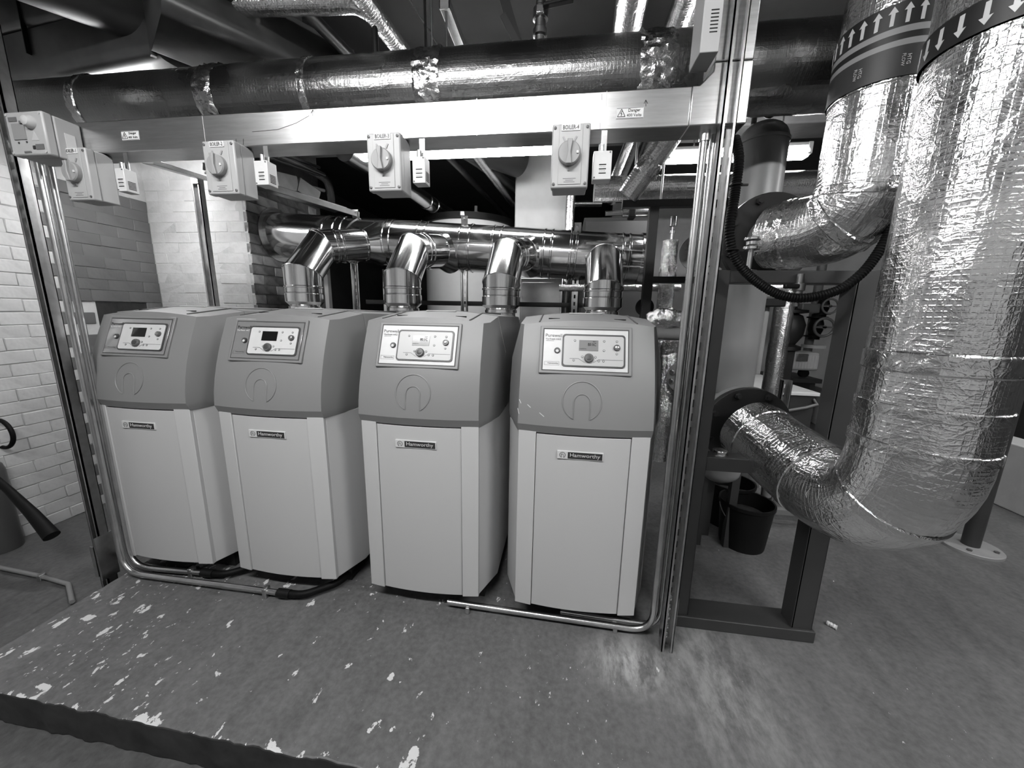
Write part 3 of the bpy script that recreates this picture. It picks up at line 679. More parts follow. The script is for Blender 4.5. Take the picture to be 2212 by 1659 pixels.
# ------------------------------------------------------------------ small vented sensor boxes on brackets
def sensor(u0, v0, u1, v1, label):
    y = -.075; a, b = at(u0, v0, y=y), at(u1, v1, y=y); x0, x1, z1, z0 = a.x, b.x, a.z, b.z; cx = (x0 + x1) / 2
    t = thing('sensor_box', label, 'sensor', (cx, y + .02, z1), 'vented sensor boxes under the trunking')
    bd = MB().box((x0, y, z0), (x1, y + .045, z1)).build('box_body', 'plate_white', t, bev=.002)
    h = z1 - z0
    for q in range(5):
        zz = z0 + h * (.52 - q * .075)
        if q % 2 == 0: MB().box((cx - .010, y - .0008, zz - .0014), (cx + .012, y + .001, zz + .0014)).build('vent_slot', 'black', t)
        else:
            for j in range(4): MB().cbox((cx - .007 + j * .005, y - .0003, zz), (.0018, .001, .0018)).build('vent_hole', 'ink_grey', t)
    for q in range(6):
        mb = MB(); mb.cbox((x1 + .0003, y + .022, z0 + h * .14 + q * h * .062), (.0014, .026, .0022)); mb.build('side_slot', 'black', t)
    MB().lathe([(.0025, 0), (.0025, .0015)], (x0 + .005, y, z0 + .006), -Y, 8).build('screw', 'ink_grey', t)
    MB().lathe([(.0025, 0), (.0025, .0015)], (x1 - .006, y, z1 - .005), -Y, 8).build('screw', 'ink_grey', t)
    MB().box((cx - .006, y + .028, z1 - .004), (cx + .012, y + .031, zb)).build('bracket', 'galv_strut', t)
    MB().tube([(cx - .004, y + .018, z1 - .002), (cx - .004, y + .018, z1 + .024)], .008, 14).build('gland', 'conduit', t)
sensor(246, 363, 274, 413, 'small vented metal sensor box beside the first isolator')
sensor(547, 347, 581, 399, 'small vented metal sensor box beside the second isolator')
sensor(890, 338, 919, 395, 'small vented metal sensor box beside the third isolator')
sensor(1283, 326, 1319, 387, 'small vented metal sensor box beside the fourth isolator')

# ------------------------------------------------------------------ enclosure at the far end and box at the near end
y = -.16; a, b = at(8, 246, y=y), at(106, 333, y=y); x0, x1, z1, z0 = a.x, b.x, a.z + .004, b.z; wd, ht = x1 - x0, z1 - z0
t = thing('alarm_enclosure', 'white electrical enclosure with window and round lamp at the trunking end', 'enclosure', ((x0 + x1) / 2, y + .05, z0))
MB().box((x0, y + .03, z0), (x1, BY0, z1)).build('box_body', 'white_plastic', t, bev=.006)
cv = MB().box((x0 - .001, y, z0 - .001), (x1 + .001, y + .03, z1 + .001)).build('cover', 'white_plastic', t, bev=.006)
E_ = lambda u, v: (x0 + wd * u, z0 + ht * v)
def panel(u0, v0, u1, v1, name, m, d=.002, par=None):
    (p, q), (p2, q2) = E_(u0, v0), E_(u1, v1); return MB().box((p, y - d, q), (p2, y + .001, q2)).build(name, m, par or t)
panel(.16, .36, .50, .73, 'window', 'glass_tint', .003); panel(.10, .78, .32, .88, 'brand_strip', 'ink_grey'); panel(.70, .12, .92, .24, 'maker_label', 'ink_grey'); panel(.36, .05, .55, .09, 'small_print', 'ink_grey')
panel(.24, .27, .27, .31, 'indicator', 'ink'); panel(.46, .28, .49, .32, 'indicator', 'ink'); panel(.62, .13, .68, .21, 'maker_label', 'ink')
lc = E_(.70, .74); l = MB().lathe([(.021, 0), (.021, .010), (.015, .020), (.006, .024), (.001, .0245)], (lc[0], y, lc[1]), -Y, 24).build('lamp_lens', 'panel_grey', t)
mb = MB(); mb.bar((lc[0] - .042, y - .004, lc[1]), (lc[0] - .018, y - .004, lc[1]), .008, .008, up=-Y); mb.build('key_tab', 'ink_grey', t)
c = E_(.72, .42); mb = MB(); mb.prism([(c[0] - .016, c[1] - .013), (c[0] + .016, c[1] - .013), (c[0], c[1] + .016)], y - .0012, y + .001, axis='y'); mb.build('hazard_triangle', 'panel_grey', t)
for sx in (0, 1):
    for sz in (0, 1):
        c = E_(.05 + .9 * sx, .06 + .88 * sz); MB().lathe([(.004, 0), (.004, .002)], (c[0], y, c[1]), -Y, 10).build('screw', 'panel_grey', t)
MB().box((x1 + .0005, y + .055, z0 + ht * .22), (x1 + .0018, y + .085, z0 + ht * .66)).build('side_label', 'label_white', t)
y = -.14; a, b = at(1511, 114, y=y), at(1549, 113, y=y); x0, x1, z0 = a.x, b.x + .004, a.z
t = thing('vented_box', 'grey vented box mounted high on the trunking riser beside the slotted strut', 'enclosure', ((x0 + x1) / 2, y + .04, z0))
MB().box((x0, y, z0), (x1, BY0, z0 + .30)).build('box_body', 'white_plastic', t, bev=.002)
for q in range(7): MB().box((x0 + .020, y - .0008, z0 + .046 + q * .0085), (x0 + .040, y + .001, z0 + .0485 + q * .0085)).build('vent_slot', 'black', t)

# ------------------------------------------------------------------ slotted struts
def strut(x, y, z0, z1, wd=.041, dp=.041, name='slotted_strut', label='', group=None, face=-1, pitch=.05, bolts=0, m='galv_strut', cat='strut', th=.0028):
    """C-section channel: open side faces the room (face=-1), slotted web at the back"""
    t = thing(name, label, cat, (x, y, z0), group)
    yb, yf = (y + dp, y) if face < 0 else (y, y + dp); s = 1 if yb > yf else -1
    for sx in (-1, 1):
        xo = x + sx * wd / 2; mb = MB(); mb.box((min(xo, xo - sx * th), min(yf, yb), z0), (max(xo, xo - sx * th), max(yf, yb), z1))
        mb.box((min(xo, xo - sx * .009), min(yf, yf + s * .007), z0), (max(xo, xo - sx * .009), max(yf, yf + s * .007), z1)); mb.build('flange', m, t)
    mb = MB(); ya, yc = sorted((yb, yb - s * th)); sl = .007
    for sx in (-1, 1): mb.box((x + sx * (wd / 2 + sl) / 2 - (wd / 2 - sl) / 2, ya, z0), (x + sx * (wd / 2 + sl) / 2 + (wd / 2 - sl) / 2, yc, z1))
    z = z0 + .012
    while z < z1:
        mb.box((x - sl, ya, z), (x + sl, yc, min(z + pitch - .028, z1))); z += pitch
    mb.build('slotted_web', m, t)
    for q in range(bolts):
        zz = z0 + .055 + q * .042
        MB().lathe([(.0115, 0), (.0115, .003), (.0085, .0035), (.0085, .010), (.0045, .0105), (.0045, .019), (.003, .020)], (x, yb - s * .004, zz), (0, -s, 0), 12).build('bolt', 'zinc_bolt', t)
    return t
rf = at(1432, 1388, z=0)
sr = strut(at(1559, 400, y=-.07).x, -.072, 0, 2.9, label='slotted galvanised strut with bolts at its foot beside the nearest boiler', bolts=5)
mb = MB(); xs = WLOC[sr.name].x; mb.box((xs - .024, -.066, .03), (xs - .021, -.034, .24)); mb.box((xs + .021, -.066, .03), (xs + .024, -.034, .24)); mb.box((xs - .024, -.036, .03), (xs + .024, -.033, .24)); mb.build('foot_bracket', 'galv_strut', sr)
sl = strut(at(37, 400, y=-.07).x, -.072, LOW, 2.9, label='slotted galvanised strut carrying the trunking by the painted brick wall', bolts=2)
xs = WLOC[sl.name].x; mb = MB(); mb.box((xs - .040, -.075, 0.0), (xs - .021, -.071, .16)); mb.box((xs + .020, -.09, -.005), (xs + .0235, -.02, .22)); mb.build('foot_bracket', 'galv_strut', sl)

# ------------------------------------------------------------------ conduits
def conduit(path, label, r=.0125, m='conduit', cat='conduit', group=None, name='conduit', bendr=.09, extra=None):
    p = bend(path, bendr); t = thing(name, label, cat, p[-1], group)
    mb = MB(); mb.tube(dense(p, .25), r, 16); mb.build('tube', m, t)
    if extra: extra(t, p)
    return t
def clips(xs, y, r=.0125):
    def f(t, p):
        for x in xs:
            MB().box((x - .009, y - r - .006, 0), (x + .009, y + r + .004, r * 2 + .006)).build('clip', 'galv_strut', t, bev=.004)
        MB().lathe([(r + .004, -.03), (r + .004, .0)], p[0] - Z * 0.0, Z, 16).build('coupler', 'zinc_bolt', t)
    return f
zc_ = .030
# by the near strut: two drop from the trunking and run along the floor
xa = at(1513, 400, y=-.02).x; xb = at(1531, 400, y=.02).x
e1 = at(965, 1297, y=-.005)
conduit([(xa, -.01, zb), (xa, -.01, zc_), (e1.x, .010, zc_)], 'steel conduit dropping beside the near strut and running along the floor in front', extra=clips((at(1010, 1307, y=-.005).x, at(1330, 1345, y=-.01).x), +.004))
conduit([(xb, .02, zb), (xb, .02, zc_), (-.05, .035, zc_)], 'steel conduit behind the first one at the near strut, bending under the boiler', bendr=.08)
# by the far strut
def cx_(u, v, y): return at(u, v, y=y).x
xd, xe2 = cx_(93, 400, -.06), cx_(116, 400, -.02)
e2 = at(615, 1275, y=-.055)
def flexend(t, p):
    e = p[-1]; q = bend([e - X * .03, e + X * .09 + Y * .005, e + X * .20 + Y * .10, e + X * .24 + Y * .25], .1)
    MB().tube(q, .016, 14).build('flexible_end', 'black_rubber', t)
    MB().lathe([(.019, -.03), (.019, .03)], e, X, 16).build('coupler', 'black', t)
    MB().box((e.x - .10, e.y - .016, 0), (e.x - .08, e.y + .016, .05)).build('clip', 'galv_strut', t, bev=.004)
conduit([(xd, -.06, zb), (xd, -.06, zc_), (e2.x, -.06, zc_)], 'steel conduit from the far end of the trunking along the floor before two boilers', extra=flexend, bendr=.11)
e3 = at(450, 1240, y=-.0)
conduit([(xe2, -.02, zb), (xe2, -.02, zc_), (e3.x, .0, zc_)], 'second steel conduit at the far end, ending under the farthest boiler', extra=flexend, bendr=.11)
p = [at(-20, 1222, z=LOW + .02), at(90, 1245, z=LOW + .02), at(148, 1262, z=LOW + .02), at(156, 1300, z=LOW + .02)]
conduit(p, 'thin dull conduit bending on the sunken floor near the extinguisher', r=.010, m='pipe_grey', bendr=.03)
MB().box((p[1].x - .012, p[1].y - .014, LOW), (p[1].x + .012, p[1].y + .014, LOW + .034)).build('clip', 'galv_strut', bpy.data.objects[[o.name for o in bpy.data.objects if o.get('label', '').startswith('thin dull conduit')][0]], bev=.003)
# black flexible conduit looping before the tank
pts = [(1592, 292), (1596, 340), (1590, 400), (1583, 450), (1576, 495), (1582, 540), (1600, 575), (1634, 608), (1680, 635), (1725, 644), (1775, 638), (1820, 622), (1862, 590), (1890, 556), (1915, 515), (1938, 465)]
P_ = [at(u, v, y=.035 - .03 * min(i, 4) / 4) for i, (u, v) in enumerate(pts)]
P_ = [Vector((P_[0].x, .05, zb + .002))] + P_[1:]
t = thing('flexible_conduit', 'black corrugated flexible conduit looping down from the trunking before the tank', 'conduit', P_[-1])
def smooth_path(P, n=6):
    out = []
    for i in range(len(P) - 1):
        p0, p1, p2, p3 = P[max(i - 1, 0)], P[i], P[i + 1], P[min(i + 2, len(P) - 1)]
        for k in range(n):
            s = k / n; out.append(0.5 * ((2 * p1) + (p2 - p0) * s + (2 * p0 - 5 * p1 + 4 * p2 - p3) * s * s + (3 * p1 - p0 - 3 * p2 + p3) * s ** 3))
    return out + [P[-1]]
pp = dense(smooth_path(P_, 5), .0035)
mb = MB(); mb.tube(pp, [.0155 if i % 2 else .0135 for i in range(len(pp))], 14); mb.build('corrugated_tube', 'black_rubber', t)
for i in (3, 7):
    q = P_[2] if i == 3 else P_[5]; MB().tube(arc(q, X, Y, .018, 0, R(360), 16), .0025, 6).build('cable_tie', 'black', t); MB().cbox(q + X * .026, (.02, .006, .006)).build('cable_tie_tail', 'black', t)

# ================================================================== foil-clad pipes
def tape(t, c, d, r, wd=.05, m='foil_tape', amp=.006, name='foil_tape'):
    """a crumpled band of aluminium tape round a pipe"""
    d = Vector(d).normalized(); st = 10
    mb = MB(); mb.tube([Vector(c) + d * (wd * (i / st - .5)) for i in range(st + 1)], [r + (.0035 if 0 < i < st else -.001) for i in range(st + 1)], 96, cap=False, jit=amp, jscale=55); return mb.build(name, m, t)
FY_ = .34; top = lambda u, v: at(u, v, y=FY_)
zt_ = (at(1100, 101, y=FY_ - .05).z); FR = .14
fz = at(1100, 103, y=FY_).z - FR * 1.02
xL, xR = at(75, 235, y=FY_).x, 2.6
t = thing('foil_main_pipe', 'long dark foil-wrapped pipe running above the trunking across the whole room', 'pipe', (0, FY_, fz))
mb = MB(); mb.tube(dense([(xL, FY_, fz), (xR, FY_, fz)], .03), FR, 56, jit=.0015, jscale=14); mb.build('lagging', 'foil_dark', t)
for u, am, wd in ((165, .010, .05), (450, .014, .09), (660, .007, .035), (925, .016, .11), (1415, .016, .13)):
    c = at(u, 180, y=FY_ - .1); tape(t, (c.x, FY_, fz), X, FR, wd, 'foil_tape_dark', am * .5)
# second lower pipe behind, seen right of the riser
lz = at(1700, 192, y=.60).z
t = thing('foil_lower_pipe', 'foil-wrapped pipe below and behind the dark main pipe near the tank', 'pipe', (.9, .60, lz))
mb = MB(); mb.tube(dense([(.35, .60, lz), (2.6, .60, lz)], .06), .045, 40, jit=.001); mb.build('lagging', 'foil', t)
t = thing('ceiling_strip', 'thin bright metal strip running under the foil pipes near the tank', 'strip', (.9, .6, at(1700, 207, y=.72).z))
z_ = at(1700, 207, y=.72).z; MB().box((at(1640, 207, y=.72).x, .705, z_ - .006), (2.4, .735, z_ + .006)).build('strip', 'stainless_dull', t)

# air vent valve on the main pipe
q = at(1166, 92, y=FY_); vz = fz + FR
t = thing('ball_valve', 'ball valve with black lever standing on the dark main pipe', 'valve', (q.x, FY_, vz))
MB().lathe([(.020, -.02), (.020, .03), (.028, .034), (.028, .055), (.022, .06), (.022, .085), (.030, .09), (.030, .125), (.020, .135), (.018, .28)], (q.x, FY_, vz), Z, 20).build('valve_body', 'brass', t)
MB().cbox((q.x, FY_ - .03, vz + .105), (.028, .012, .028)).build('stem_nut', 'stainless_dull', t, bev=.003)
mb = MB(); mb.bar((q.x + .012, FY_ - .03, vz + .115), (q.x + .13, FY_ - .03, vz + .128), .026, .012); mb.build('lever', 'black', t, bev=.004)
# dark thermometer pocket on the pipe
q = at(812, 110, y=FY_)
t = thing('probe_pocket', 'slim black rounded probe standing on the main pipe before a foil branch', 'probe', (q.x, FY_, vz))
MB().lathe([(.012, -.02), (.012, .105), (.010, .114), (.005, .119), (.001, .120)], (q.x, FY_, vz), Z, 16).build('probe', 'black', t)

# pipes under the ceiling running away from the camera
def ceil_pipe(u0, v0, u1, v1, z, r, m, label, y1=None, name='ceiling_pipe', y0=None, joints=()):
    a, b = at(u0, v0, z=z), at(u1, v1, z=z); d = (b - a).normalized()
    a = a - d * .9
    if y1: b = a + d * ((y1 - a.y) / d.y)
    if y0 is not None: a = a + d * ((y0 - a.y) / d.y)
    t = thing(name, label, 'pipe', (a + b) / 2, 'pipes under the ceiling')
    mb = MB(); mb.tube(dense([a, b], .15), r, 28, jit=.0012 if 'foil' in m else 0); mb.build('pipe', m, t)
    for j in joints:
        c = a.lerp(b, j); MB().lathe([(r, -.02), (r + .006, -.016), (r + .006, .016), (r, .02)], c, d, 28, False).build('joint_band', m, t)
    return t
ceil_pipe(350, 40, 530, 112, 2.62, .13, 'pipe_dark', 'thick black pipe crossing the ceiling beyond the duct corner', y1=2.2, joints=(.35, .62))
ceil_pipe(578, 38, 700, 122, 2.58, .042, 'duct_dark', 'dull grey ceiling pipe next to the thick black pipe', y1=4.0)
ceil_pipe(662, 25, 745, 110, 2.56, .028, 'duct_dark', 'thin dull ceiling pipe between the grey pipe and the foil branch', y1=4.0)
ceil_pipe(792, 10, 866, 108, 2.52, .040, 'foil', 'bright foil ceiling pipe above the third isolator', y1=1.3)
ceil_pipe(1362, 20, 1352, 78, 2.50, .062, 'foil', 'thick foil ceiling pipe rising behind the ball valve', y1=1.2)
ceil_pipe(1478, 10, 1455, 72, 2.50, .050, 'foil', 'foil ceiling pipe beside the grey vented box, passing over the main pipe', y1=3.0)
ceil_pipe(1508, 10, 1485, 72, 2.56, .040, 'foil', 'slim foil ceiling pipe closest to the grey vented box', y1=2.4)
ceil_pipe(885, 412, 1000, 484, 2.40, .075, 'stainless_dull', 'large dull metal pipe slanting away above the flue header', name='slanting_pipe', joints=(.55, .62, .8))
ceil_pipe(1040, 350, 1108, 440, 2.5, .035, 'foil', 'slim foil pipe slanting away towards the white column', name='slanting_pipe')
t = thing('foil_cross_pipe', 'short foil pipe under the ceiling with a bend above the third isolator', 'pipe', at(680, 10, z=2.52), 'pipes under the ceiling')
a, b, c = at(500, 10, z=2.56), at(752, 3, z=2.52), at(792, 10, z=2.52)
mb = MB(); mb.tube(dense(bend([a, b + X * .03, c + Y * .02], .05), .05), .042, 28, jit=.002, jscale=20); mb.build('lagging', 'foil', t)
# rods and channel hung from the ceiling
for u, y_, lb in ((920, .55, 'dark thin hanger rod farthest from the channel'), (933, .50, 'bright thin hanger rod next to the dark one'), (965, .45, 'thin rod hanging from the short channel')):
    q = at(u, 105, y=y_); zt2 = 2.9 if u != 965 else at(963, 25, y=y_).z
    t = thing('hanger_rod', lb, 'rod', (q.x, y_, fz), 'rods hanging over the main pipe')
    mb = MB(); mb.tube([(q.x, y_, fz + .02), (q.x, y_, zt2)], .005 if u != 920 else .006, 8); mb.build('rod', 'black' if u == 920 else 'galv_strut', t)
q = at(963, 25, y=.45)
t = thing('channel_bracket', 'short end of galvanised channel holding a hanger rod', 'bracket', q)
mb = MB(); mb.box((q.x - .022, .43, q.z - .004), (q.x + .022, .434, q.z + .034)); mb.box((q.x - .022, .43, q.z), (q.x - .019, 1.2, q.z + .034)); mb.box((q.x + .019, .43, q.z), (q.x + .022, 1.2, q.z + .034)); mb.box((q.x - .022, .43, q.z + .032), (q.x + .022, 1.2, q.z + .035)); mb.build('channel', 'galv', t)
a, b = at(885, 0, y=.6), at(952, 108, y=.6)
t = thing('wire', 'thin pale wire slanting down to the main pipe', 'wire', b); MB().tube([a + (a - b) * .4, b], .0035, 8).build('wire_strand', 'galv', t)
a, b = at(1090, 0, y=.7), at(1118, 95, y=.7)
t = thing('angle_iron', 'dark angle iron hanging from the ceiling beside the ball valve', 'bracket', b); mb = MB(); mb.bar(a + (a - b) * .5, b, .045, .012, up=Y); mb.bar(at(1086, 32, y=.69), b, .03, .012, up=Y); mb.build('angle', 'frame_black', t)

# ------------------------------------------------------------------ sheet-metal duct in the far corner of the ceiling
z_ = 2.40; c0, c1 = at(40, 178, z=z_), at(325, 118, z=z_); d = (c1 - c0).normalized(); nrm_ = Vector((-d.y, d.x, 0)); 
t = thing('ventilation_duct', 'dull sheet-metal duct turning a corner under the ceiling by the painted wall', 'duct', c1)
def duct_leg(p, q, wd, ht, rad=.05, name='duct_leg'):
    p, q = Vector(p), Vector(q); dd = (q - p).normalized(); nn = Vector((-dd.y, dd.x, 0)); sec = []
    for k in range(7): a_ = R(180 + 15 * k); sec.append((rad + rad * math.cos(a_), rad + rad * math.sin(a_)))
    for k in range(7): a_ = R(270 + 15 * k); sec.append((wd - rad + rad * math.cos(a_), rad + rad * math.sin(a_)))
    sec += [(wd, ht), (0, ht)]
    mb = MB(); mb.loft([[p + nn * s + Z * h for s, h in sec], [q + nn * s + Z * h for s, h in sec]]); return mb.build(name, 'duct_dark', t)
duct_leg(c0 - d * .9, c1 + d * .02, .40, .21)
e = at(430, 158, z=z_); d2 = (e - c1); d2.z = 0; d2.normalize()
duct_leg(c1 + nrm_ * .0 + d2 * .75, c1, .40, .21)
MB().bar(c1 + d2 * .0 + Z * .105, c1 + d2 * .02 + Z * .105, .02, .215).build('duct_flange', 'duct_dark', t)
a, b = at(20, 62, z=2.62), at(300, 5, z=2.62); dd = (b - a).normalized()
t = thing('upper_duct', 'higher flat dull duct crossing the ceiling above the duct corner', 'duct', a); duct_leg(a - dd * .9, b + dd * .6, .28, .2, .03)
mb = MB(); p_ = a.lerp(b, .12); mb.bar(p_ - Y * .0 + Z * .28, p_ - Z * .12, .02, .004, up=dd); mb.build('strap', 'frame_black', t)

# ------------------------------------------------------------------ low-loss header tank
TY = .72; ta, tb = at(1593, 300, y=TY), at(1700, 300, y=TY); tr = (tb.x - ta.x) / 2 * .97; tx = (ta.x + tb.x) / 2 + .005
tz1 = at(1650, 263, y=TY).z; tz0 = at(1575, 1043, y=TY).z + .01
t = thing('header_tank', 'tall grey vertical cylinder with flanged branches behind the dark stand', 'tank', (tx, TY, tz0))
pr = [(.001, tz0)] + [(tr * math.sin(R(a_)), tz0 + .07 - .07 * math.cos(R(a_))) for a_ in range(15, 91, 15)] + [(tr, tz1 - .09)] + [(tr * math.cos(R(a_)), tz1 - .09 + .09 * math.sin(R(a_))) for a_ in range(15, 90, 15)] + [(.001, tz1)]
mb = MB(); mb.lathe([(r_, z) for r_, z in pr], (tx, TY, 0), Z, 48); mb.build('shell', 'tank_paint', t)
mb = MB(); mb.lathe([(tr + .003, tz1 - .10), (tr + .005, tz1 - .098), (tr + .005, tz1 - .088), (tr + .001, tz1 - .086)], (tx, TY, 0), Z, 48, False); mb.build('weld_band', 'tank_paint', t)
qa = at(1662, 654, y=TY); MB().cbox((tx + tr + .045, TY, qa.z), (.10, .05, .04)).build('actuator', 'black', t, bev=.006)
q = at(1640, 250, y=TY); MB().lathe([(.012, 0), (.012, .10), (.022, .102), (.022, .14)], (q.x - .02, TY, tz1 - .01), Z, 14).build('vent_stub', 'pipe_dark', t)
MB().tube(arc((q.x + .03, TY - .03, tz1 + .03), X, Z, .026, 0, R(360), 20), .005, 8).build('lifting_eye', 'pipe_dark', t)
for a_ in (90, 195, 345):
    c = (tx + .8 * tr * math.cos(R(a_)), TY + .8 * tr * math.sin(R(a_)))
    MB().box((c[0] - .02, c[1] - .02, 0), (c[0] + .02, c[1] + .02, tz0 + .08)).build('leg', 'stand_paint', t)
q = at(1660, 640, y=TY + .12); MB().lathe([(.022, 0), (.022, .36), (.016, .385), (.006, .395)], (tx + tr + .03, TY + .04, 1.0), Z, 18).build('side_tube', 'tank_paint', t)

# ------------------------------------------------------------------ lagged flow and return pipes
def flange(t, c, n, r, ri, m='flange_paint', th=.03, nb=8, bolt='flange_paint'):
    n = Vector(n).normalized(); f_ = MB().lathe([(ri, -th / 2), (r, -th / 2), (r, th / 2), (ri, th / 2)], c, n, 44, True).build('flange', m, t, bev=.002)
    u = n.cross(Z).normalized(); v_ = n.cross(u)
    for k in range(nb):
        a_ = R(22 + 360 * k / nb); p = Vector(c) + (u * math.cos(a_) + v_ * math.sin(a_)) * (r - .024)
        MB().lathe([(.015, th / 2), (.015, th / 2 + .012), (.010, th / 2 + .013), (.010, th / 2 + .02), (.001, th / 2 + .02)], p, n, 6).build('flange_bolt', bolt, f_)
    return f_
PR = .122; PB = .138
fc = at(1618, 928, y=.30); vx = .855
vp = Vector((vx, -.29, 0))
low = Vector((fc.x, .28, fc.z)); kn = Vector((vp.x, vp.y, .685))
pth = bend([low, kn, Vector((vp.x, vp.y, 2.9))], .235, 14); pth = dense(pth, .02)
t = thing('return_pipe', 'biggest foil-clad pipe bending up from the lower tank flange to the ceiling', 'pipe', kn)
mb = MB(); mb.tube(pth, PB, 72, jit=.0012, jscale=12); mb.build('lagging', 'foil_big', t)
mb = MB(); mb.lathe([(.085, 0), (.085, TY - .30 - tr * .5)], (fc.x, .30, fc.z), Y, 32); mb.build('branch', 'tank_paint', t)
flange(t, (fc.x, .33, fc.z), -Y, .180, .06); flange(t, (fc.x, .365, fc.z), -Y, .180, .06, 'flange_grey')
def tape_at(t, path, s, wd, amp=.004, m='foil_tape', r=PR):
    n = len(path); i = int(s * (n - 1)); d = (path[min(i + 1, n - 1)] - path[max(i - 1, 0)]).normalized(); tape(t, path[i], d, r, wd, m, amp)
for s, wd in ((.03, .05), (.13, .03), (.20, .035), (.245, .03), (.29, .03), (.335, .055)): tape_at(t, pth, s, wd, .0015, r=PB)
# flow pipe from the upper flange
uf = at(1668, 515, y=.31); vx2 = .845
k2 = Vector((vx2, .068, uf.z - .005))
pth2 = dense(bend([Vector((uf.x, .30, uf.z)), k2, Vector((vx2, .068, 2.9))], .20, 14), .02)
t = thing('flow_pipe', 'foil-clad pipe bending up from the upper tank flange, banded with arrows', 'pipe', k2)
mb = MB(); mb.tube(pth2, PR, 72, jit=.002, jscale=12); mb.build('lagging', 'foil', t)
mb = MB(); mb.lathe([(.085, 0), (.085, TY - .31 - tr * .5)], (uf.x, .31, uf.z), Y, 32); mb.build('branch', 'tank_paint', t)
flange(t, (uf.x, .345, uf.z), -Y, .178, .06)
for s, wd in ((.05, .06), (.16, .04), (.24, .03), (.42, .03)): tape_at(t, pth2, s, wd, .0025)
# printed identification bands
def idband(t, c, r, z0, z1, m, name='id_band'):
    mb = MB(); mb.lathe([(r, 0), (r, z1 - z0)], (c[0], c[1], z0), Z, 72, False); return mb.build(name, m, t)
def arrows(t, band, c, r, z0, h, up, n=24, m='label_white'):
    for k in range(n):
        a_ = 2 * math.pi * k / n; rt_ = Vector((-math.sin(a_), math.cos(a_), 0)); nn = Vector((math.cos(a_), math.sin(a_), 0)); s = h / 2 * (1 if up else -1); w_ = .0042
        mb = MB(); mb.T = plane_T(Vector((c[0], c[1], z0)) + nn * (r + .0004), rt_, Z)
        mb.prism([(-w_, -s), (w_, -s), (w_, s * .3), (2.4 * w_, s * .3), (0, s), (-2.4 * w_, s * .3), (-w_, s * .3)], 0, .0008); mb.build('arrow', m, band)
def zat(u, v, c, r): return at(u, v, y=c.y - r * .8).z
vc = Vector((vx2, .068, 0)); br = PR + .007
z1_, z2_, z3_, z4_, z5_, z6_ = [zat(1880, v, vc, PR) for v in (18, 72, 86, 100, 113, 178)]
b1 = idband(t, vc, br, z2_, z1_, 'band_black'); idband(t, vc, br, z3_, z2_, 'band_grey'); idband(t, vc, br, z4_, z3_, 'band_black'); idband(t, vc, br, z5_, z4_, 'band_grey'); b2 = idband(t, vc, br, z6_, z5_, 'band_dark')
arrows(t, b1, vc, br, (z1_ + z2_) / 2, (z1_ - z2_) * .78, True, 26)
for a_ in (-150, -105, -60):
    nn = Vector((math.cos(R(a_)), math.sin(R(a_)), 0)); rt_ = Vector((-math.sin(R(a_)), math.cos(R(a_)), 0)); c_ = Vector((vc.x, vc.y, (z5_ + z6_) / 2)) + nn * (br + .0005)
    text('FLOW', c_ - rt_ * .006, -Z, rt_, .030, 'label_white', b2); text('HTG', c_ + rt_ * .006, -Z, rt_, .024, 'label_white', b2)
ob = bpy.data.objects[[o.name for o in bpy.data.objects if o.get('label', '').startswith('biggest foil')][0]]
zr0, zr1 = zat(2010, 55, Vector((vp.x, vp.y, 0)), PR), zat(2010, -20, Vector((vp.x, vp.y, 0)), PR)
b3 = idband(ob, vp, PB + .006, zr0, zr1, 'band_black'); arrows(ob, b3, vp, PB + .006, (zr0 + zr1) / 2, (zr1 - zr0) * .7, False, 24)

# ------------------------------------------------------------------ steel stand for the pipes
sx0, sx1, sy0, sy1 = .432, .962, .075, .150
zx1 = at(1700, 584, y=sy0).z; zx0 = at(1700, 612, y=sy0).z; zl1 = at(1560, 990, y=sy0).z; zl0 = at(1560, 1020, y=sy0).z
t = thing('pipe_stand', 'dark painted steel stand carrying the two big foil pipes before the tank', 'stand', ((sx0 + sx1) / 2, .11, 0))
MB().box((sx0 - .008, sy0 - .012, 0), (sx1 + .012, sy1 + .03, .052)).build('base_rail', 'stand_paint', t, bev=.004)
for x0 in (sx0, sx1 - .075):
    mb = MB(); x1 = x0 + .05 if x0 == sx0 else x0 + .075
    mb.box((x0, sy0, .052), (x1, sy0 + .008, zx1 + .001)); mb.box((x0, sy0, .052), (x0 + .007, sy1, zx1)); mb.box((x1 - .007, sy0, .052), (x1, sy1, zx1)); mb.build('post', 'stand_paint', t, bev=.0015)
MB().box((sx0 + .05, sy0, zx0), (sx1 - .075, sy1, zx1)).build('cross_rail', 'stand_paint', t, bev=.003)
MB().box((sx0 + .05, sy0 + .004, zl0), (sx1 - .075, sy1, zl1)).build('cross_rail', 'stand_paint', t, bev=.003)
for cpx, z0_, pz in ((at(1560, 960, y=.10).x, zl1, fc.z), (at(1628, 520, y=.10).x, zx1, uf.z)):
    zt3 = pz - .045
    MB().tube([(cpx, .11, z0_), (cpx, .11, zt3)], .0085, 12).build('support_rod', 'galv_strut', t)
    for q, (r_, h) in enumerate(((.026, .012), (.018, .014), (.026, .010))): MB().lathe([(r_, 0), (r_, h)], (cpx, .11, zt3 - .03 + q * .016), Z, 20).build('nut', 'galv_strut' if q == 1 else 'zinc_bolt', t, bev=.002)
    MB().lathe([(.026, 0), (.026, .004)], (cpx, .11, z0_), Z, 6).build('washer', 'zinc_bolt', t)
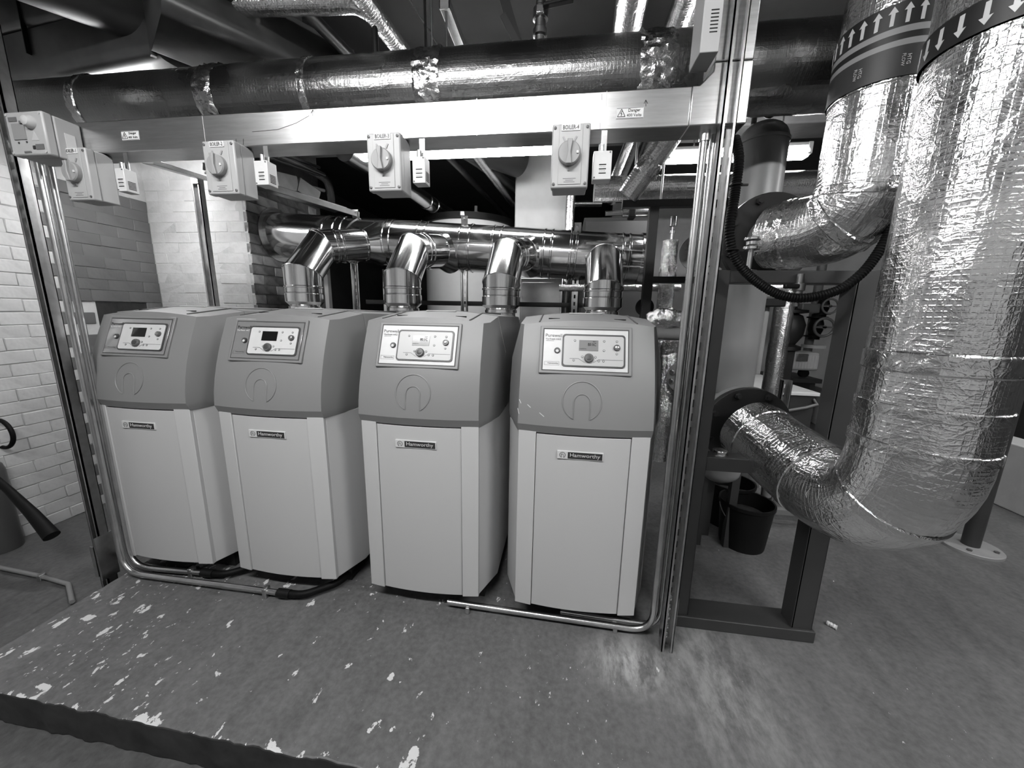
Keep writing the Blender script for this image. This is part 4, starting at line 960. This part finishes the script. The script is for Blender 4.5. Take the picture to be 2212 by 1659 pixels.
# drain valve below the upper elbow
q = at(1722, 640, y=.06)
t = thing('drain_valve', 'small drain valve with black lever hanging below the upper foil elbow', 'valve', (q.x, .07, q.z))
zz = zx0
MB().lathe([(.012, 0), (.012, -.03), (.019, -.032), (.019, -.055), (.014, -.058), (.014, -.075), (.017, -.076), (.017, -.092), (.010, -.093), (.010, -.108)], (q.x, .06, zz + .03), Z, 16).build('valve_body', 'brass', t)
mb = MB(); mb.bar((q.x - .055, .045, zz - .012), (q.x - .008, .045, zz - .012), .018, .016); mb.build('lever', 'black', t, bev=.005)

# ================================================================== behind the boilers
# slotted legs carrying the flue header
for u, lb in ((765, 'slotted leg under the flue header behind the second boiler'), (1002, 'slotted leg under the flue header behind the third boiler'), (1243, 'slotted leg under the flue header behind the nearest boiler')):
    q = at(u, 610, y=HY - .02); zt2 = hpt(q.x).z - HR - .004
    strut(q.x, HY - .02, 0, zt2, wd=.052, dp=.03, label=lb, name='slotted_support', cat='leg', group='slotted legs under the flue header', pitch=.055)
rz = at(1000, 655, y=HY - .06).z
t = thing('dark_rail', 'dark horizontal steel rail behind the boiler tops', 'rail', (-.5, HY + .07, rz)); MB().box((-1.75, HY + .01, rz - .018), (.30, HY + .04, rz + .018)).build('rail', 'frame_black', t, bev=.003)
# strut bracket at the painted pier
q = at(438, 520, y=1.05)
s1 = strut(q.x, 1.05, 0, at(410, 385, y=1.05).z, wd=.055, dp=.04, label='slotted upright before the white painted pier', name='wall_upright', face=-1, pitch=.055)
a, b = at(318, 348, y=.45), at(428, 378, y=1.06)
t = thing('cross_channel', 'pale channel running back from the trunking to the slotted upright', 'channel', b); mb = MB(); mb.bar(a, (WLOC[s1.name].x, 1.12, b.z), .05, .028); mb.build('channel', 'galv', t, bev=.003)
MB().cbox((b.x - .01, 1.04, b.z - .035), (.05, .01, .05)).build('corner_plate', 'galv_strut', t)
# tray with timber edge running to the flue header bracket
a, b = at(545, 392, y=.95), at(776, 464, y=1.56); d = (b - a).normalized()
t = thing('cable_tray', 'cable tray with a pale timber edge running back to the flue header', 'tray', (a + b) / 2)
mb = MB(); mb.bar(a - d * .25, b, .012, .04); mb.build('timber_edge', 'timber', t, bev=.002)
mb = MB(); n_ = Vector((-d.y, d.x, 0)).normalized() ; mb.bar(a - d * .2 + n_ * .10 + Z * .02, a + d * .62 + n_ * .10 + Z * .02, .20, .01); mb.build('tray_base', 'duct_dark', t)
a2, b2 = at(598, 402, y=1.2), at(690, 425, y=1.6)
for q, (u0, v0, u1, v1) in enumerate(((598, 388, 642, 398), (644, 398, 688, 428))):
    p, p2 = at(u0, v0, y=1.15 + q * .15), at(u1, v1, y=1.3 + q * .15); mb = MB(); mb.bar(p, p2, .02, .10); mb.build('side_panel', 'timber', t)
mb = MB(); mb.tube([at(570, 376, y=1.2), at(700, 412, y=1.7)], .014, 12); mb.build('cable', 'pipe_grey', t)
for q, (u0, v0, u1, v1, r_) in enumerate(((580, 338, 690, 378, .012), (600, 335, 700, 378, .016), (612, 332, 690, 362, .010))):
    t = thing('overhead_conduit', ['lowest of three dull conduits slanting over the cable tray', 'thickest of three dull conduits slanting over the cable tray', 'topmost of three dull conduits slanting over the cable tray'][q], 'conduit', at(u1, v1, y=1.5), 'conduits over the cable tray')
    mb = MB(); mb.tube([at(u0, v0, y=1.0), at(u1, v1, y=1.55)], r_, 12); mb.build('tube', 'duct_dark', t)
P_ = smooth_path([at(640, 352, y=1.6), at(690, 378, y=1.65), at(708, 395, y=1.7), at(715, 425, y=1.75), at(716, 445, y=1.8)], 5)
t = thing('flexible_hose', 'dark flexible hose curving down at the end of the cable tray', 'hose', P_[-1]); MB().tube(P_, .03, 16).build('hose', 'pipe_dark', t)
# column
ca, cb = at(1112, 450, y=2.5), at(1240, 450, y=2.5)
t = thing('concrete_column', 'broad white painted concrete column behind the flue header', 'column', ((ca.x + cb.x) / 2, 2.7, 0))
mb = MB(); mb.box((ca.x, 2.5, 0), (cb.x, 3.0, 2.9)); mb.build('shaft', 'column_paint', t, bev=.015)
q = at(1231, 450, y=2.42)
t = thing('foil_riser', 'slim foil-wrapped vertical pipe beside the white column', 'pipe', (q.x, 2.42, 0)); MB().tube(dense([(q.x, 2.42, 0), (q.x, 2.42, 2.9)], .1), .045, 24, jit=.003, jscale=20).build('lagging', 'foil', t)
# round tank with black lid
la, lb_ = at(922, 492, y=3.2), at(1112, 492, y=3.2); tr2 = (lb_.x - la.x) / 2; c = Vector(((la.x + lb_.x) / 2, 3.2, 0)); lz = at(1000, 486, y=3.2).z
t = thing('round_tank', 'large white round tank with a black lid rim behind the flue header', 'tank', c)
MB().lathe([(tr2 * .97, 0), (tr2 * .97, lz - .03)], c, Z, 64).build('shell', 'tank_white', t)
MB().lathe([(tr2, lz - .05), (tr2 + .015, lz - .045), (tr2 + .015, lz + .015), (tr2 * .9, lz + .03), (.001, lz + .05)], c, Z, 64).build('lid_rim', 'black', t)
q = at(1000, 478, y=3.2 - tr2)
MB().cbox((q.x, 3.2 - tr2 - .012, lz - .01), (.05, .03, .05)).build('clasp', 'zinc_bolt', t, bev=.006)
MB().lathe([(.03, 0), (.03, .05), (.018, .055), (.018, .11)], (q.x + .06, 3.0, lz + .045), Z, 14).build('lid_fitting', 'pipe_grey', t)
# galvanised box before the column
a, b = at(1124, 600, y=2.15), at(1214, 655, y=2.15)
t = thing('galvanised_box', 'galvanised sheet box standing before the white column', 'box', ((a.x + b.x) / 2, 2.2, 0)); MB().box((a.x, 2.15, 0), (b.x, 2.45, a.z)).build('box_body', 'stainless_dull', t, bev=.006)
MB().box((a.x + .02, 2.146, .1), (b.x - .02, 2.151, a.z - .04)).build('front_sheet', 'stainless_dull', t, bev=.002)
a, b = at(690, 590, y=1.9), at(706, 640, y=1.9)
t = thing('pale_post', 'pale narrow post behind the flue of the farthest boiler', 'post', (b.x, 1.9, 0)); MB().box((b.x - .02, 1.9, 0), (b.x + .02, 1.95, 1.72)).build('post', 'wall_white', t, bev=.004)
a = at(829, 600, y=1.9)
t = thing('pale_lath', 'pale narrow lath behind the flue of the second boiler', 'post', (a.x, 1.9, 0)); MB().box((a.x - .014, 1.9, 0), (a.x + .014, 1.94, 1.66)).build('post', 'wall_white', t, bev=.003)

# ------------------------------------------------------------------ dark frame and pipework beyond the near strut
FYm = 1.0; bz1 = at(1420, 430, y=FYm).z; bz0 = at(1420, 446, y=FYm).z; px_ = at(1405, 560, y=FYm).x; m1 = at(1460, 604, y=FYm).z; xr_ = at(1520, 440, y=FYm).x + .25; xl_ = at(1345, 438, y=FYm).x
t = thing('steel_gantry', 'black steel frame behind the strut carrying foil pipes and a hanger rod', 'frame', (px_, FYm, 0))
MB().box((xl_, FYm, bz0), (xr_, FYm + .05, bz1)).build('top_rail', 'frame_black', t, bev=.002)
MB().box((px_ - .026, FYm, 0), (px_ + .026, FYm + .05, bz0)).build('post', 'frame_black', t, bev=.002)
MB().box((px_ + .026, FYm, m1 - .018), (xr_, FYm + .05, m1 + .018)).build('middle_rail', 'frame_black', t, bev=.002)
MB().box((xr_ - .05, FYm, 0), (xr_, FYm + .05, bz0)).build('post', 'frame_black', t, bev=.002)
q = at(1397, 663, y=FYm); MB().lathe([(.055, 0), (.055, .012)], (q.x, FYm + .055, q.z), Y, 28).build('round_plate', 'black', t)
for u in (1370, 1430):
    q = at(u, 400, y=FYm + .02); MB().tube([(q.x, FYm + .02, bz1), (q.x, FYm + .02, bz1 + .55)], .006, 10).build('hanger_rod', 'galv_strut', t)
q = at(1430, 410, y=1.25)
t = thing('foil_cross_main', 'horizontal foil pipe resting over the black frame rail', 'pipe', q); MB().tube(dense([(q.x - .42, 1.25, q.z + .01), (2.4, 1.25, q.z + .01)], .08), .075, 36, jit=.003, jscale=16).build('lagging', 'foil', t)
q0, q1 = at(1425, 325, y=.95), at(1355, 425, y=1.02)
t = thing('foil_drop_pipe', 'foil pipe dropping steeply behind the fourth sensor box to the frame rail', 'pipe', q1)
pth = dense([q0 + (q0 - q1) * .5, q1], .05); MB().tube(pth, .062, 32, jit=.004, jscale=18).build('lagging', 'foil', t)
tape(t, pth[len(pth) // 2], (q1 - q0), .062, .08, 'foil_tape', .006)
q0, q1 = at(1350, 330, y=1.3), at(1330, 380, y=1.3)
t = thing('slim_foil_pipe', 'slim foil pipe next to the fourth sensor box', 'pipe', q1); MB().tube(dense([q0 + (q0 - q1) * .6, q1 + (q1 - q0) * .3], .05), .03, 24, jit=.002, jscale=18).build('lagging', 'foil', t)
q0, q1 = at(1236, 440, y=2.6), at(1300, 440, y=2.6)
t = thing('capped_stub', 'short horizontal silver pipe stub by the white column', 'pipe', q1); MB().tube([q0, q1], .03, 20).build('pipe', 'stainless_dull', t)
q0, q1 = at(1308, 461, y=1.6), at(1400, 458, y=1.6)
t = thing('valve_pipe', 'horizontal silver pipe with a black valve under the frame rail', 'pipe', q1); MB().tube([q0, q0.lerp(q1, .4)], .018, 16).build('thin_section', 'stainless_dull', t); MB().tube([q0.lerp(q1, .4), q1], .034, 20).build('thick_section', 'stainless_dull', t)
MB().cbox(q0.lerp(q1, .62), (.05, .09, .09)).build('valve_block', 'black', t, bev=.01)
a, b = at(1262, 470, y=2.1), at(1398, 640, y=2.1)
t = thing('grey_cabinet', 'dark grey tall cabinet behind the black frame', 'cabinet', ((a.x + b.x) / 2, 2.3, 0)); MB().box((a.x, 2.1, 0), (b.x, 2.5, a.z)).build('carcass', 'wall_dark', t, bev=.006); MB().box((a.x + .015, 2.092, .05), (b.x - .015, 2.1, a.z - .03)).build('door', 'stand_paint', t, bev=.004)
# foil vertical with brass fitting
q = at(1445, 560, y=1.2)
t = thing('foil_fitting', 'crumpled foil fitting with a shiny stacked valve on top behind the strut', 'valve', (q.x, 1.2, 1.0))
MB().tube(dense([(q.x, 1.2, 1.0), (q.x, 1.2, at(1445, 520, y=1.2).z)], .03), .048, 28, jit=.010, jscale=22).build('lagging', 'foil_crumple', t)
zz = at(1447, 520, y=1.2).z; MB().lathe([(.012, 0), (.012, .05), (.018, .052), (.018, .07), (.010, .075), (.010, .09), (.022, .095), (.022, .15), (.016, .155)], (q.x + .005, 1.2, zz - .01), Z, 16).build('stacked_valve', 'stainless_dull', t)
q = at(1440, 690, y=.66); q.z = at(1435, 721, y=.62).z + .068; t = thing('crumpled_lagging', 'heap of crumpled foil lagging above the grey pipe beyond the nearest boiler', 'lagging', q)
MB().tube(dense([q - X * .10 + Z * .01, q + X * .10 + Z * .005], .012), [.02 + .035 * math.sin(math.pi * i / 16) for i in range(17)], 28, jit=.018, jscale=26).build('foil_wrap', 'foil_crumple', t)
q = at(1330, 622, y=1.25); t = thing('foil_branch', 'short crumpled foil branch pipe behind the flue of the nearest boiler', 'pipe', q)
MB().tube(dense([at(1208, 622, y=1.25), at(1470, 622, y=1.25)], .04), .022, 20, jit=.004, jscale=30).build('lagging', 'foil_crumple', t)
q = at(1435, 721, y=.62); t = thing('grey_pipe', 'plain grey horizontal pipe beyond the hood of the nearest boiler', 'pipe', q)
MB().tube([(.20, .66, q.z), (.62, .66, q.z)], .033, 28).build('pipe', 'pipe_grey', t)
def blind_flange(u, v, y_, r, label, tilt, m, bm_):
    c = at(u, v, y=y_); n = Vector(tilt).normalized(); t = thing('pipe_flange', label, 'flange', c, 'flanges behind the near strut')
    flange(t, c, n, r, .001, m, .025, 8, bm_); flange(t, c - n * .035, n, r, .001, 'flange_paint', .025, 8, 'flange_paint'); MB().lathe([(r * .62, -.35), (r * .62, -.04)], c, n, 28).build('pipe_end', 'foil', t) if False else MB().lathe([(r * .6, -.20), (r * .6, -.04)], c, n, 28).build('pipe_end', 'pipe_grey', t)
blind_flange(1508, 545, .62, .085, 'upper grey bolted flange peeping past the strut conduits', (-.4, -1, 0), 'flange_grey', 'flange_grey')
blind_flange(1478, 815, .62, .085, 'lower bolted flange peeping past the strut conduits', (-.5, -1, 0), 'flange_grey', 'zinc_bolt')
q = at(1430, 930, y=.7); t = thing('lower_foil_lagging', 'crumpled foil pipe low down behind the nearest boiler', 'pipe', q)
MB().tube(dense([at(1418, 990, y=.7), at(1432, 890, y=.7), at(1445, 800, y=.8), at(1450, 740, y=.85)], .03), .05, 28, jit=.010, jscale=22).build('lagging', 'foil_crumple', t)

# ------------------------------------------------------------------ through the stand: the far plant corner
q0, q1 = at(1700, 622, y=1.55), at(1672, 868, y=1.55)
t = thing('foil_upright', 'upright foil pipe with a bend at its top, beyond the tank', 'pipe', (q1.x, 1.55, 0))
MB().tube(dense(bend([(at(1652, 619, y=1.55).x - .1, 1.55, q0.z), (q0.x, 1.55, q0.z), (q0.x, 1.55, .0)], .06), .05), .062, 30, jit=.004, jscale=18).build('lagging', 'foil', t)
q = at(1697, 860, y=1.3); strut(q.x, 1.3, 0, at(1697, 822, y=1.3).z, wd=.06, dp=.04, label='short slotted upright before the low cabinet', name='low_upright', pitch=.06)
ya = 1.9; a, b = at(1640, 845, y=ya), at(1764, 845, y=ya)
t = thing('low_cabinet', 'low dark cabinet with a pale worktop beyond the stand', 'cabinet', ((a.x + b.x) / 2, ya + .3, 0))
MB().box((a.x - .2, ya, 0), (b.x, ya + .9, a.z - .02)).build('carcass', 'stand_paint', t, bev=.006); MB().box((a.x - .22, ya - .02, a.z - .02), (b.x + .02, ya + .92, a.z + .01)).build('worktop', 'tank_white', t, bev=.005)
q = at(1742, 870, y=ya); MB().tube([q + X * .05 + Z * .03, q + X * .05 - Y * .05, q - X * .03 - Y * .05 - Z * .03, q - X * .2 - Y * .03 - Z * .08], .012, 10).build('cable', 'pipe_grey', t)
ya = 3.4; a, b = at(1692, 760, y=ya), at(1768, 802, y=ya)
t = thing('wheeled_case', 'pale ribbed wheeled case standing against the far wall', 'case', ((a.x + b.x) / 2, ya, b.z))
cs = MB().box((a.x, ya, b.z), (b.x, ya + .3, a.z)).build('shell', 'tank_white', t, bev=.03)
for k in range(12): x_ = a.x + .03 + k * (b.x - a.x - .06) / 11; MB().box((x_ - .004, ya - .006, b.z + .03), (x_ + .004, ya, a.z - .04)).build('rib', 'tank_white', cs)
MB().cbox(((a.x + b.x) / 2 + .0, ya - .012, a.z - .06), (.12, .02, .09)).build('latch', 'galv_strut', t, bev=.004)
for x_ in (a.x + .1, b.x - .1): MB().lathe([(.05, -.03), (.05, .03)], (x_, ya + .1, b.z - .04), Y, 16).build('wheel', 'black', t)
t = thing('plant_bench', 'dark bench under the wheeled case', 'bench', ((a.x + b.x) / 2, ya + .15, 0)); MB().box((a.x - .15, ya - .05, b.z - .14), (b.x + .03, ya + .5, b.z - .09)).build('bench_top', 'stand_paint', t, bev=.004)
for x_ in (a.x - .1, b.x - .06): MB().box((x_, ya, 0), (x_ + .05, ya + .4, b.z - .14)).build('leg', 'stand_paint', t)
def gate_valve(u, v, y_, s, label):
    c = at(u, v, y=y_); t = thing('gate_valve', label, 'valve', c, 'valves on the far wall')
    MB().lathe([(.6 * s, -1.6 * s), (.6 * s, -1.3 * s), (1.1 * s, -1.28 * s), (1.1 * s, -1.1 * s), (.6 * s, -1.08 * s), (.8 * s, -.4 * s), (.8 * s, .4 * s), (.6 * s, 1.08 * s), (1.1 * s, 1.1 * s), (1.1 * s, 1.28 * s), (.6 * s, 1.3 * s), (.6 * s, 1.6 * s)], c, Z, 20).build('valve_body', 'black', t)
    MB().tube(arc(c - Y * 1.6 * s, X, Z, 1.1 * s, 0, R(360), 24), .16 * s, 8).build('handwheel', 'pipe_grey', t)
    MB().lathe([(.25 * s, 0), (.25 * s, 1.7 * s)], c, -Y, 12).build('stem', 'pipe_grey', t); MB().bar(c - Y * 1.6 * s - X * 1.1 * s, c - Y * 1.6 * s + X * 1.1 * s, .2 * s, .2 * s).build('spoke', 'pipe_grey', t)
gate_valve(1762, 706, 3.9, .10, 'black gate valve with handwheel above the wheeled case'); gate_valve(1778, 662, 3.9, .08, 'upper dark valve on the far wall near the stand post')
q = at(1707, 705, y=3.2); t = thing('pump', 'dark rounded pump on the far wall beside the foil upright', 'pump', q)
MB().box((q.x - .06, q.y - .06, 0), (q.x + .06, q.y + .06, q.z - .27)).build('pump_stand', 'stand_paint', t); MB().lathe([(.05, -.28), (.13, -.26), (.13, -.22), (.07, -.2), (.13, -.1), (.14, .02), (.10, .12), (.06, .14), (.15, .15), (.15, .18), (.04, .2), (.04, .5)], q, Z, 24).build('pump_body', 'pipe_dark', t); MB().cbox(q + Vector((.12, -.05, .2)), (.18, .12, .10)).build('terminal_box', 'pipe_grey', t, bev=.01)
q = at(1757, 735, y=3.9); t = thing('wall_pipe', 'pale vertical pipe run joining the valves on the far wall', 'pipe', q); MB().tube([(q.x, 3.98, .6), (q.x, 3.98, 2.2)], .05, 20).build('pipe', 'pipe_grey', t); MB().lathe([(.13, -.02), (.13, .02)], at(1757, 748, y=3.98), Z, 20).build('collar', 'tank_white', t)
# buckets under the lower pipe
def bucket(u, v, r, h, label):
    c = at(u, v, z=0); t = thing('bucket', label, 'bucket', c, 'black buckets below the lower foil pipe')
    MB().lathe([(.001, 0), (r * .84, 0), (r * .86, .01), (r, h - .02), (r + .006, h - .018), (r + .006, h), (r - .004, h), (r * .82, .012), (.001, .012)], c, Z, 36, False).build('pail', 'black', t)
    MB().tube(arc(c + Z * (h - .02) , X, Vector((0, -.5, -.86)).normalized(), r + .01, R(0), R(180), 18), .003, 6).build('bail', 'knob_grey', t)
    MB().lathe([(r * .8, h * .7), (.001, h * .72)], c, Z, 24, False).build('contents', 'dark_gap', t)
bucket(1600, 1172, .135, .27, 'near black bucket below the lower foil pipe'); bucket(1566, 1125, .135, .28, 'black bucket behind the other one, beneath the tank')
q = at(1655, 1080, y=.85); t = thing('drain_pipe', 'short lagged drain pipe with a tap and foot plate behind the buckets', 'pipe', (q.x, .86, 0))
MB().lathe([(.05, 0), (.05, .006), (.016, .008), (.016, .24), (.026, .25), (.03, .34), (.03, .44), (.018, .45), (.018, .52)], (q.x, .86, 0), Z, 18).build('pipe', 'pipe_grey', t); MB().lathe([(.01, 0), (.01, .05), (.016, .052), (.016, .06)], (q.x - .02, .84, .40), -Y, 12).build('tap', 'zinc_bolt', t)
MB().box((at(1640, 1100, y=1.0).x, .98, at(1640, 1105, y=1.0).z), (at(1720, 1100, y=1.0).x + .2, 1.02, at(1640, 1095, y=1.0).z)).build('floor_pipe', 'pipe_grey', t)

# ------------------------------------------------------------------ post with a round foot at the far end
c = at(2094, 1182, z=0); t = thing('steel_post', 'dark round steel post on a bolted round foot beyond the big foil pipe', 'post', c)
MB().tube([c, c + Z * 2.9], .038, 24).build('shaft', 'stand_paint', t); ft = MB().lathe([(.13, 0), (.13, .014), (.125, .018), (.04, .018)], c, Z, 40).build('foot_plate', 'flange_grey', t)
for a_ in (45, 135, 225, 315): MB().lathe([(.012, 0), (.012, .008)], c + Vector((.095 * math.cos(R(a_)), .095 * math.sin(R(a_)), .018)), Z, 6).build('bolt', 'knob_grey', ft)
# ------------------------------------------------------------------ extinguisher
c = at(10, 1185, z=LOW); t = thing('fire_extinguisher', 'dark cylinder extinguisher with black hose and horn standing by the painted wall', 'extinguisher', c)
h = at(8, 995, y=c.y).z - LOW
MB().lathe([(.072, 0), (.076, .01), (.076, h - .09), (.068, h - .05), (.045, h - .02), (.022, h), (.022, h + .03)], c, Z, 32).build('cylinder', 'extinguisher', t)
MB().lathe([(.02, 0), (.02, .04), (.03, .045), (.03, .07)], c + Z * (h + .02), Z, 16).build('valve_head', 'black', t)
hp = [at(-10, 1035, y=c.y - .09), at(20, 1060, y=c.y - .10), at(70, 1110, y=c.y - .12), at(112, 1158, y=c.y - .14)]
MB().tube(dense(hp, .02), [.018 + .020 * max(0, i / 24 - .2) for i in range(len(dense(hp, .02)))], 20).build('horn', 'black_rubber', t)
q = at(2, 937, y=c.y + .1); MB().tube(arc(q, X, Z, .085, R(-100), R(110), 24), .011, 12).build('hose', 'black_rubber', t)
# ------------------------------------------------------------------ litter on the floor
for u, v, u2, v2, r_, lb in ((1786, 1344, 1808, 1356, .010, 'pale crumbled plug lying on the floor beyond the stand'), (1742, 1358, 1749, 1368, .011, 'pale lump lying at the end of the stand base')):
    a, b = at(u, v, z=r_), at(u2, v2, z=r_); n = 7
    t = thing('litter_plug', lb, 'litter', (a + b) / 2); t.location.z = 0; WLOC[t.name] = Vector(t.location)
    MB().tube([a.lerp(b, i / n) for i in range(n + 1)], [r_ * (1 if i % 2 else .8) for i in range(n + 1)], 12, jit=.003, jscale=60).build('plug', 'debris', t)
